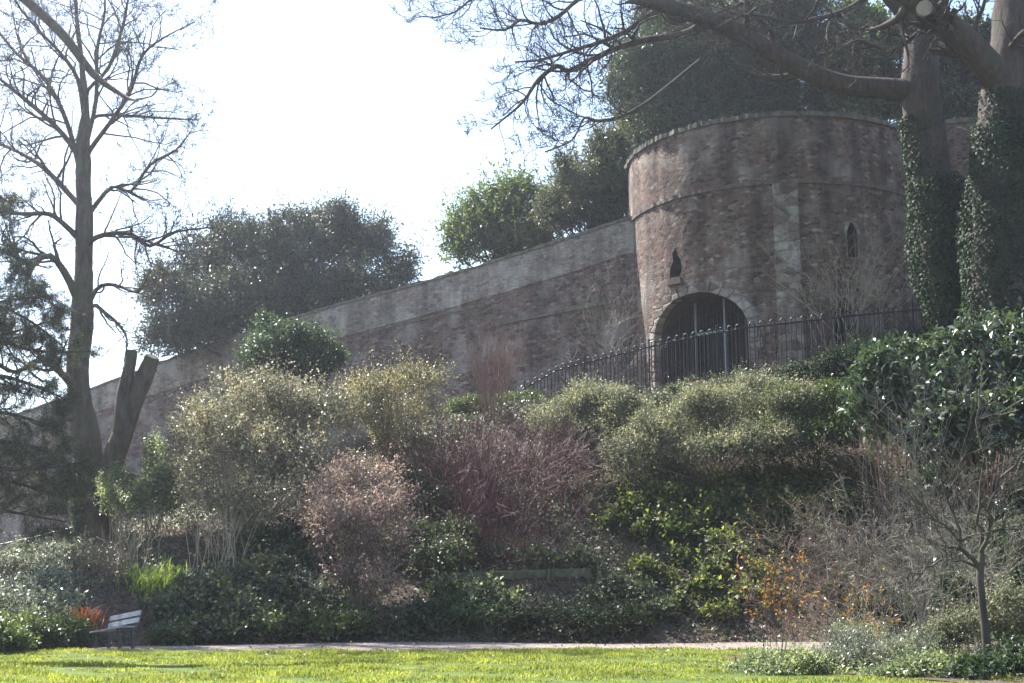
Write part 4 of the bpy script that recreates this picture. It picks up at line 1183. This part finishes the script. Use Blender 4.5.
shrub('trailing_shrub', 'sunlit silvery trailing shrub on the left bank below the low railing', [
    (20, 592, 20, 12), (50, 584, 18, 13), (0, 606, 20, 14), (40, 606, 20, 14), (-20, 590, 20, 14), (66, 604, 14, 12), (20, 622, 22, 12), (55, 622, 18, 12), (-10, 625, 20, 12)], 32.6, M['silver'], M['twig_grey'], 2300, 6, .075, 123, hug=True, up=.25, Ls=.3, shell=.5, stems=14, base=(30, 640))
shrub('low_bush', 'shadowy dark bush at the lawn corner left of the bench', [
    (0, 642, 30, 16), (35, 636, 28, 16), (66, 632, 16, 14), (-20, 640, 26, 18)], 31.0, M['mound_dark'], M['twig_brown'], 2600, 6, .08, 124, hug=True, up=.3, Ls=.25, shell=.5, stems=14)
shrub('ivy_mound', 'pale-leaved scrub on the slope left of the bare trunk', [
    (40, 552, 34, 12), (80, 560, 26, 16), (10, 562, 34, 14), (60, 568, 30, 14)], 36.5, M['silver'], M['twig_grey'], 1500, 6, .08, 125, hug=True, up=.25, Ls=.28, shell=.5, stems=10)


shrub('bramble', 'low bramble with glossy leaves right of the retaining boards', [
    (612, 588, 16, 10), (636, 596, 16, 10), (600, 604, 16, 9), (655, 612, 16, 8), (625, 614, 14, 7)], 35.6, M['ivy_var'], M['twig_purple'], 700, 6, .11, 130, hug=True, up=.3, Ls=.3, shell=.4, stems=24, aspect=.6, r0=.01)
shrub('bramble', 'pale-leaved bramble sprouts under the left end of the retaining boards', [
    (440, 590, 14, 9), (462, 596, 14, 9), (486, 592, 12, 8), (505, 598, 12, 8)], 35.7, M['pale'], M['twig_purple'], 380, 6, .10, 131, hug=True, up=.4, Ls=.3, shell=.4, stems=20, aspect=.6, r0=.01)
shrub('bramble', 'dark bramble spilling over the retaining boards from above', [
    (470, 560, 16, 8), (500, 556, 16, 9), (535, 558, 18, 8), (570, 558, 16, 9), (445, 562, 12, 8), (590, 566, 12, 8)], 36.7, M['ivy_var'], M['twig_purple'], 700, 6, .10, 132, hug=True, up=.2, Ls=.3, shell=.4, stems=20, aspect=.6, r0=.01, hang=.5)
shrub('ivy_mound', 'grey-leaved low clump below the pink shrub', [
    (300, 585, 16, 12), (325, 592, 16, 12), (350, 600, 16, 10), (285, 572, 12, 10)], 34.9, M['silver'], M['twig_brown'], 700, 6, .085, 133, hug=True, up=.3, Ls=.22, shell=.45, stems=10, aspect=.6)
shrub('dark_bush', 'leathery dark shrub beneath the olive shrub beside the bare canes', [
    (265, 545, 18, 16), (290, 535, 18, 16), (300, 555, 18, 14), (270, 565, 16, 10)], 36.4, M['ivy_var'], M['twig_brown'], 900, 6, .12, 134, hug=True, up=.3, Ls=.25, shell=.45, stems=12, aspect=.6)
shrub('low_bush', 'sunlit low scrub between the mound bush and the purple twigs', [
    (600, 470, 16, 12), (585, 488, 16, 12), (612, 488, 14, 11), (596, 505, 14, 10)], 38.4, M['mound'], M['twig_brown'], 800, 6, .075, 135, hug=True, up=.4, Ls=.25, shell=.45, stems=12)


shrub('low_bush', 'dull green ground plants between the silvery bush and the slim trunk', [
    (905, 676, 26, 9), (935, 672, 24, 10), (880, 682, 26, 8), (955, 684, 26, 8), (920, 690, 30, 8)], 22.6, M['pale'], M['twig_grey'], 1500, 6, .065, 136, up=.3, Ls=.16, shell=.4, stems=10, depth=1.5)


shrub('laurel_shrub', 'glossy broad-leaved evergreen spilling down the right edge behind thin twigs', [
    (960, 455, 26, 18), (1000, 465, 26, 20), (1020, 495, 24, 20), (975, 490, 24, 18), (940, 480, 18, 14), (1000, 525, 24, 18), (1025, 545, 20, 18), (925, 455, 16, 14)], 35.0, M['laurel_gloss'], M['twig_brown'], 1700, 6, .19, 137, hug=True, nout=.9, up=.1, Ls=.3, shell=.4, stems=20, aspect=.45)
shrub('dark_bush', 'patchy evergreen undergrowth behind the red-tipped twigs', [
    (860, 560, 18, 12), (890, 575, 18, 12), (915, 560, 18, 12), (875, 600, 20, 12), (840, 590, 16, 11), (930, 590, 18, 12), (905, 610, 18, 10), (820, 545, 14, 10)], 34.5, M['ivy_var'], M['twig_brown'], 1300, 6, .12, 138, hug=True, up=.3, Ls=.25, shell=.4, stems=14, aspect=.6)


def tuft(name, label, px, py, Y, hpx, wpx, n, mat, seed, droop=.5, w=.03, cat='plant', group=None):
    """a clump of long curved blades"""
    rng = np.random.default_rng(seed); k = ppm(Y)
    c = at(px, py, Y); gz = float(ground(c[0], c[1]))
    bx0 = c[0] + rng.normal(0, wpx / k / 3.2, n); by0 = c[1] + rng.normal(0, wpx / k / 4, n); bz0 = ground(bx0, by0) - .02
    H = hpx / k * rng.uniform(.55, 1.15, n)
    out = rng.normal(0, 1, (n, 2)); out /= np.linalg.norm(out, axis=1, keepdims=True)
    v = []; S = 5
    for i in range(S):
        t = i / (S - 1)
        o = out * (droop * H * t ** 2)[:, None] + out * (.12 * H * t)[:, None]
        z = bz0 + H * (t - droop * .45 * t ** 3)
        ww = w * (1 - t) ** .6 * .5 + .003
        sd = np.stack([-out[:, 1], out[:, 0]], -1) * ww
        v.append(np.stack([bx0 + o[:, 0] - sd[:, 0], by0 + o[:, 1] - sd[:, 1], z], -1)); v.append(np.stack([bx0 + o[:, 0] + sd[:, 0], by0 + o[:, 1] + sd[:, 1], z], -1))
    V = np.stack(v, 1); idx = np.arange(n * 2 * S).reshape(n, 2 * S)
    f = np.concatenate([idx[:, [2 * i, 2 * i + 1, 2 * i + 3, 2 * i + 2]] for i in range(S - 1)])
    o = mesh_np(name, V.reshape(-1, 3), f, mat)
    return tag(o, label, cat, group)


tuft('iris_clump', 'bright yellow-green clump of sword leaves above the ivy mound', 158, 574, 36.0, 26, 44, 340, M['iris'], 201, .3, .045)
tuft('rust_fern', 'rusty orange dead fern clump up the slope from the bench', 84, 592, 33.0, 34, 20, 260, M['rust'], 202, .55, .03)
tuft('iris_clump', 'small lime-green leaf clump at the far left edge of the bank', 6, 628, 30.4, 22, 16, 120, M['iris'], 203, .4, .035)
tuft('grass_clump', 'small green grass clump on the bank left of the orange-leaved twigs', 855, 528, 33.5, 30, 34, 260, M['iris'], 204, .5, .02)
tuft('grass_clump', 'tiny green blade clump below the green laurel', 790, 470, 37.2, 22, 14, 90, M['laurel'], 205, .4, .02)


def twiggy(name, label, base, Y, top, spread_px, nst, mat, seed, r=.014, lvl=2, nch=(3, 5), wig=.14, trop=.04, lean=(0, 0), leafmat=None, leaf=.05, nleaf=0, cat='shrub', br=.55, spread=.55, dec=.5, minr=.0045, basew=.2, K=6, group=None, gz=None):
    rng = np.random.default_rng(seed); c = at(base[0], base[1], Y)
    g = float(ground(c[0], c[1])) if gz is None else gz
    root = thing(name, label, cat, (c[0], c[1], g), 0, group)
    H = at(base[0], top, Y)[2] - g; k = ppm(Y); T = Tubes(); tips = []
    for i in range(nst):
        a = rng.uniform(0, 2 * math.pi); q = rng.random() ** .6
        dx = spread_px / k * q * math.cos(a) + lean[0] / k; dyy = spread_px / k * q * math.sin(a) * .8
        d = np.array([dx, dyy, H]); L_ = np.linalg.norm(d) * rng.uniform(.7, 1.05) * (1 - .12 * q)
        p = np.array([c[0] + rng.normal(0, basew), c[1] + rng.normal(0, basew), 0]); p[2] = (ground(p[0], p[1]) if gz is None else gz) - .03
        grow(T, p, d, L_, r * rng.uniform(.6, 1.2), lvl, rng, nch, wig, trop, spread, minr, dec, K, tips, .3)
    T.build('stems', mat, root)
    if nleaf and leafmat:
        P0 = np.array([x[0] for x in tips]); D0 = np.array([x[1] for x in tips])
        i = rng.integers(0, len(P0), nleaf)
        p = P0[i] - D0[i] * (rng.random(nleaf) * .25)[:, None]
        s = leaf * rng.uniform(.6, 1.3, nleaf); fo = Foliage()
        fo.add(p, D0[i] + rng.normal(0, .7, (nleaf, 3)), nrm(np.array([0, 0, .6]) + rng.normal(0, .8, (nleaf, 3))), s, s * .55)
        fo.build('foliage', leafmat, root)
    return root


twiggy('stem_clump', 'tall clump of thin red-brown bare stems against the wall', (492, 440), 42.0, 334, 28, 34, M['twig_red'], 301, .019, 1, (3, 5), .07, .03, spread=.35, basew=.25, minr=.009)
twiggy('twig_shrub', 'wide purple-brown tangle of bare twigs at the middle of the bank', (505, 560), 37.2, 425, 95, 95, M['twig_purple'], 302, .013, 2, (4, 6), .16, .02, leafmat=M['ivy_var'], nleaf=900, leaf=.05, basew=.7)
twiggy('twig_shrub', 'purple-tinged bare shrub left over the retaining boards', (455, 545), 38.6, 430, 60, 50, M['twig_purple'], 303, .012, 2, (4, 5), .16, .02, leafmat=M['ivy_var'], nleaf=500, leaf=.05, basew=.4)
twiggy('twig_shrub', 'purple-brown bare shrub between the mound bush and yellow leaves', (575, 540), 38.4, 440, 60, 55, M['twig_purple'], 304, .012, 2, (4, 5), .18, .0, leafmat=M['ivy_var'], nleaf=500, leaf=.05, basew=.4)
twiggy('twig_shrub', 'sparse bare grey shrub on the wall left of the tower', (608, 392), 46.5, 285, 26, 16, M['twig_grey'], 305, .012, 2, (3, 5), .12, .04, basew=.25)
twiggy('twig_shrub', 'bare pale vine fanning over the tower wall by the upper lancet', (850, 350), 44.6, 240, 54, 24, M['twig_straw'], 306, .019, 2, (3, 5), .13, .03, basew=.4)
twiggy('twig_shrub', 'bleached dead stalks at the foot of the bare tree', (135, 560), 37.0, 520, 26, 36, M['twig_straw'], 307, .011, 1, (2, 4), .12, .0, basew=.35)
twiggy('twig_shrub', 'brownish twig thicket between dead stalks and rusty fern', (100, 580), 36.0, 535, 28, 40, M['twig_brown'], 308, .009, 2, (3, 4), .15, .0, basew=.4)
twiggy('stem_clump', 'straw-pale bare cane clump under the large olive shrub', (222, 565), 37.0, 495, 22, 34, M['twig_straw'], 309, .013, 1, (2, 3), .08, .0, spread=.35, basew=.4)
twiggy('twig_shrub', 'broad grey-brown leafless thicket on the right bank', (900, 600), 31.5, 490, 75, 46, M['twig_grey'], 310, .010, 3, (3, 4), .17, .01, leafmat=M['olive'], nleaf=2000, leaf=.035, basew=.9)
twiggy('twig_shrub', 'dense brown leafless thicket left of the slim tree', (845, 585), 33.5, 500, 55, 40, M['twig_brown'], 311, .010, 2, (5, 7), .17, .0, leafmat=M['olive'], nleaf=1200, leaf=.04, basew=.9)
twiggy('twig_shrub', 'pale forked bare shrub standing before the big laurel', (930, 520), 34.6, 375, 50, 9, M['twig_grey'], 312, .02, 3, (3, 4), .14, .04, basew=.25)
twiggy('twig_shrub', 'tan bare brush in the corner right of the slim tree', (1015, 610), 28.5, 505, 50, 30, M['twig_grey'], 313, .010, 2, (5, 6), .17, .0, leafmat=M['olive'], nleaf=900, leaf=.035, basew=.7)
twiggy('orange_shrub', 'slender shrub with orange and yellow leaves at the path end', (775, 652), 27.6, 560, 30, 13, M['twig_brown'], 314, .010, 2, (2, 4), .09, .03, leafmat=M['orange'], nleaf=420, leaf=.078, spread=.4, basew=.16)
twiggy('orange_shrub', 'twiggy shrub with red-orange leaf tips before the brown thicket', (858, 655), 25.6, 580, 46, 18, M['twig_grey'], 315, .010, 2, (2, 4), .12, .02, leafmat=M['orange'], nleaf=300, leaf=.072, spread=.5, basew=.25)
twiggy('twig_shrub', 'bare silvery branching shrub in the right foreground', (925, 678), 23.4, 545, 44, 10, M['twig_grey'], 316, .015, 3, (3, 4), .14, .03, basew=.15)


# slim tree in the right foreground
def slim_tree():
    rng = np.random.default_rng(81); Y = 22.6
    pts, rad = poly([(988, 676, 13), (986, 640, 11), (982, 600, 10), (980, 575, 10), (982, 555, 9)], Y)
    gz = float(ground(pts[0][0], pts[0][1])); pts[0][2] = gz - .05
    rad *= .74; root = thing('young_tree', 'slim young leafless tree forking low in the right foreground', 'tree', (pts[0][0], pts[0][1], gz))
    T = Tubes(); T.add(pts, rad, 10); T.build('trunk', M['slim_bark'], root)
    for lb in ([(981, 575, 8), (970, 560, 7), (960, 540, 6), (950, 500, 4), (930, 460, 3), (915, 420, 2)], [(982, 558, 8), (988, 535, 7), (990, 510, 6), (1000, 480, 5), (1020, 455, 4), (1045, 430, 2)],
               [(983, 556, 7), (978, 520, 5), (985, 470, 4), (978, 420, 3), (985, 375, 2)], [(986, 540, 5), (1005, 520, 4), (1030, 500, 3)], [(975, 566, 5), (950, 560, 4), (925, 570, 3), (905, 575, 2)], [(962, 545, 4), (935, 520, 3), (905, 505, 2)]):
        T = Tubes(); q, r_ = poly([(a_, b_, c_ * .62) for a_, b_, c_ in lb], Y, rng.uniform(-.8, .8)); q[1:] += rng.normal(0, .035, (len(q) - 1, 3)); T.add(q, r_, 6)
        branch_from(T, q, r_, rng, 14, 1.6, 2, (4, 6), .22, .03, .8, .004, .55, 5)
        T.build('limb', M['slim_bark'], root)


slim_tree()

# planting bed in the right foreground
bedx = np.arange(4.3, 14.1, .3)
sheet('planting_bed', bedx, lambda x: np.interp(x, [4.3, 5.5, 7, 14], [26.0, 23.0, 20.5, 17.5]), lambda x: np.interp(x, [4.3, 5.5, 14], [28.0, 29.2, 31.0]), M['soil'], .035, 14)
shrub('silver_bush', 'silvery lavender-like bush in the right foreground bed', [
    (868, 660, 34, 22), (835, 668, 24, 18), (900, 662, 26, 22), (850, 645, 24, 14)], 23.6, M['silver'], M['twig_grey'], 2600, 6, .05, 401, up=.8, Ls=.2, shell=.4, stems=30, aspect=.3, twig_tips=200)
shrub('low_bush', 'pale green ground plant spilling onto the lawn beside orange shrub', [
    (770, 672, 34, 10), (740, 676, 22, 7), (800, 668, 26, 12), (790, 680, 40, 8), (760, 662, 18, 7), (820, 682, 30, 8), (735, 684, 26, 6)], 23.4, M['pale'], M['twig_grey'], 2200, 6, .06, 402, up=.3, Ls=.14, shell=.4, stems=8, depth=1.6)
shrub('low_bush', 'leafy green plant at the foot of the slim young tree', [
    (985, 672, 26, 10), (1010, 665, 24, 14), (960, 676, 22, 8), (1020, 680, 26, 10)], 21.8, M['laurel'], M['twig_grey'], 900, 6, .07, 403, up=.4, Ls=.14, shell=.4, stems=8, depth=1.4)
shrub('low_bush', 'dusty green bush behind the slim young tree trunk', [
    (940, 640, 28, 18), (970, 630, 30, 20), (1010, 620, 34, 24), (920, 655, 22, 14), (1000, 640, 30, 18)], 25.6, M['mound'], M['twig_grey'], 2600, 6, .055, 404, up=.4, Ls=.2, shell=.4, stems=14)
shrub('laurel_shrub', 'glossy round-leaved shrub low at the right frame edge', [
    (1000, 575, 30, 24), (1020, 600, 30, 24), (960, 600, 26, 20), (1015, 545, 24, 20)], 29.5, M['laurel'], M['twig_brown'], 1300, 6, .11, 405, up=.3, Ls=.22, shell=.4, stems=14, aspect=.6)

# -------------------------------------------------------- ground cover (stuff)
rng = np.random.default_rng(91)


def scatter(name, label, mat, n, size, lift, seed, keepf, per=1, aspect=.75, flat=.8):
    rng = np.random.default_rng(seed)
    x = rng.uniform(-24, 20, n); f = np.interp(x, YF_X, YF_Y); y = f - 1.2 + (Y_TOP + 2.7 - f) * rng.random(n)
    edge = rng.random(n) < np.clip((y - f + .15) / .3, 0.0 if lift > .1 else .06, 1); x, y, f = x[edge], y[edge], f[edge]; n = len(x)
    k = rng.random(n) < keepf(x, y); x, y = x[k], y[k]; m = len(x)
    patch = np.clip(np.sin(x * 1.3 + np.sin(y * 1.1) * 1.5) * np.sin(y * 1.5 + x * .4) + .3, 0, 1.3)
    if lift < .1:
        xl = rng.uniform(-13, 11, 900); yl = 18 + (lawn_edge(xl) + 3 - 18) * rng.random(900) ** .6
        x = np.r_[x, xl]; y = np.r_[y, yl]; patch = np.r_[patch, np.full(900, .8)]; m = len(x)
    z = ground(x, y) + rng.random(m) * (lift * (.25 + patch)) + (.02 if lift < .1 else 0)
    gz = 1e-2
    p = np.stack([x, y, z], -1)
    d = rng.normal(0, 1, (m, 3)) * np.array([1, 1, .45]) + np.array([0, -.35, -.1])
    nn = nrm(np.array([0, -.5, flat]) + rng.normal(0, .5, (m, 3)))
    s = size * rng.uniform(.55, 1.35, m)
    fo = Foliage(); fo.add(p, d, nn, s, s * aspect)
    tag(fo.build(name, mat), label, 'ground cover', kind='stuff')


pat = lambda x, y: np.clip(.65 + .7 * np.sin(x * .9 + 1) * np.sin(y * 1.1 + x * .5), .08, 1)
scatter('ivy_ground_cover', 'glossy ivy and low leaves carpeting the bank', M['ivy_var'], 150000, .11, .32, 92, pat)
scatter('leaf_litter', 'brown dead leaves and twigs between the plants', M['litter'], 70000, .075, .05, 93, lambda x, y: np.full_like(x, .9), aspect=.5)
T = Tubes()
for i in range(5200):
    x = rng.uniform(-20, 17); f = np.interp(x, YF_X, YF_Y); y = rng.uniform(f, Y_TOP + .5)
    p = np.array([x, y, ground(x, y) - .02]); d = np.array([rng.normal(0, .6), rng.normal(-.3, .5), 1]); L_ = rng.uniform(.2, .75)
    q = p + d * L_ * .5; e = q + (d + rng.normal(0, .5, 3)) * L_ * .5
    T.add([p, q, e], [.008, .006, .004], 3)
tag(T.build('dead_stalks', M['twig_brown']), 'thin brown dead stalks standing all over the bank', 'ground cover', kind='stuff')

# --------------------------------------------------------------- air and light
hz, nt, out = new_mat('haze')
pv = N(nt, 'ShaderNodeVolumePrincipled')
pv.inputs['Color'].default_value = (.86, .91, 1, 1)
pv.inputs['Density'].default_value = .0005
pv.inputs['Anisotropy'].default_value = .65
nt.links.new(pv.outputs[0], out.inputs['Volume'])
bm = bmesh.new(); bx(bm, (0, 115, 24), (380, 280, 56)); o = mesh_bm('haze', bm, hz); tag(o, kind='stuff')
o['label'] = 'thin bright haze in the air over the garden'

SUN_EL, SUN_AZ = R(49), R(-47)        # azimuth measured from straight ahead, to the left
sd = np.array([math.sin(SUN_AZ) * math.cos(SUN_EL), math.cos(SUN_AZ) * math.cos(SUN_EL), math.sin(SUN_EL)])
sun = bpy.data.lights.new('sun', 'SUN'); sun.energy = 5.0; sun.angle = R(.5); sun.color = (1, .97, .925)
so = bpy.data.objects.new('sun', sun); COL.objects.link(so); so.location = (-20, 40, 60)
so.rotation_euler = Vector(sd).to_track_quat('Z', 'Y').to_euler()

w = bpy.data.worlds.new('World'); sc.world = w; w.use_nodes = True
nt = w.node_tree; nt.nodes.clear()
sky = nt.nodes.new('ShaderNodeTexSky'); sky.sky_type = 'NISHITA'; sky.sun_disc = False
sky.sun_elevation = SUN_EL; sky.sun_rotation = SUN_AZ
sky.air_density = 1.0; sky.dust_density = 1.0; sky.ozone_density = 1.0
bg = nt.nodes.new('ShaderNodeBackground'); bg.inputs['Strength'].default_value = .105
wo = nt.nodes.new('ShaderNodeOutputWorld')
nt.links.new(sky.outputs[0], bg.inputs[0]); nt.links.new(bg.outputs[0], wo.inputs[0])

cam = bpy.data.cameras.new('camera'); co = bpy.data.objects.new('camera', cam); COL.objects.link(co)
cam.sensor_width = 36; cam.lens = F * 36 / 1024; cam.clip_end = 1500
co.location = (0, 0, CAMZ); co.rotation_euler = (R(90) + PITCH, 0, 0)
sc.camera = co
vs = sc.view_settings
vs.view_transform = 'Standard'; vs.look = 'None'; vs.gamma = 1; vs.exposure = 1.85; vs.use_curve_mapping = False
cy = sc.cycles
cy.max_bounces = 8; cy.diffuse_bounces = 3; cy.glossy_bounces = 2; cy.transmission_bounces = 4; cy.volume_bounces = 0
cy.sample_clamp_indirect = 4; cy.sample_clamp_direct = 2.6
cy.use_denoising = True
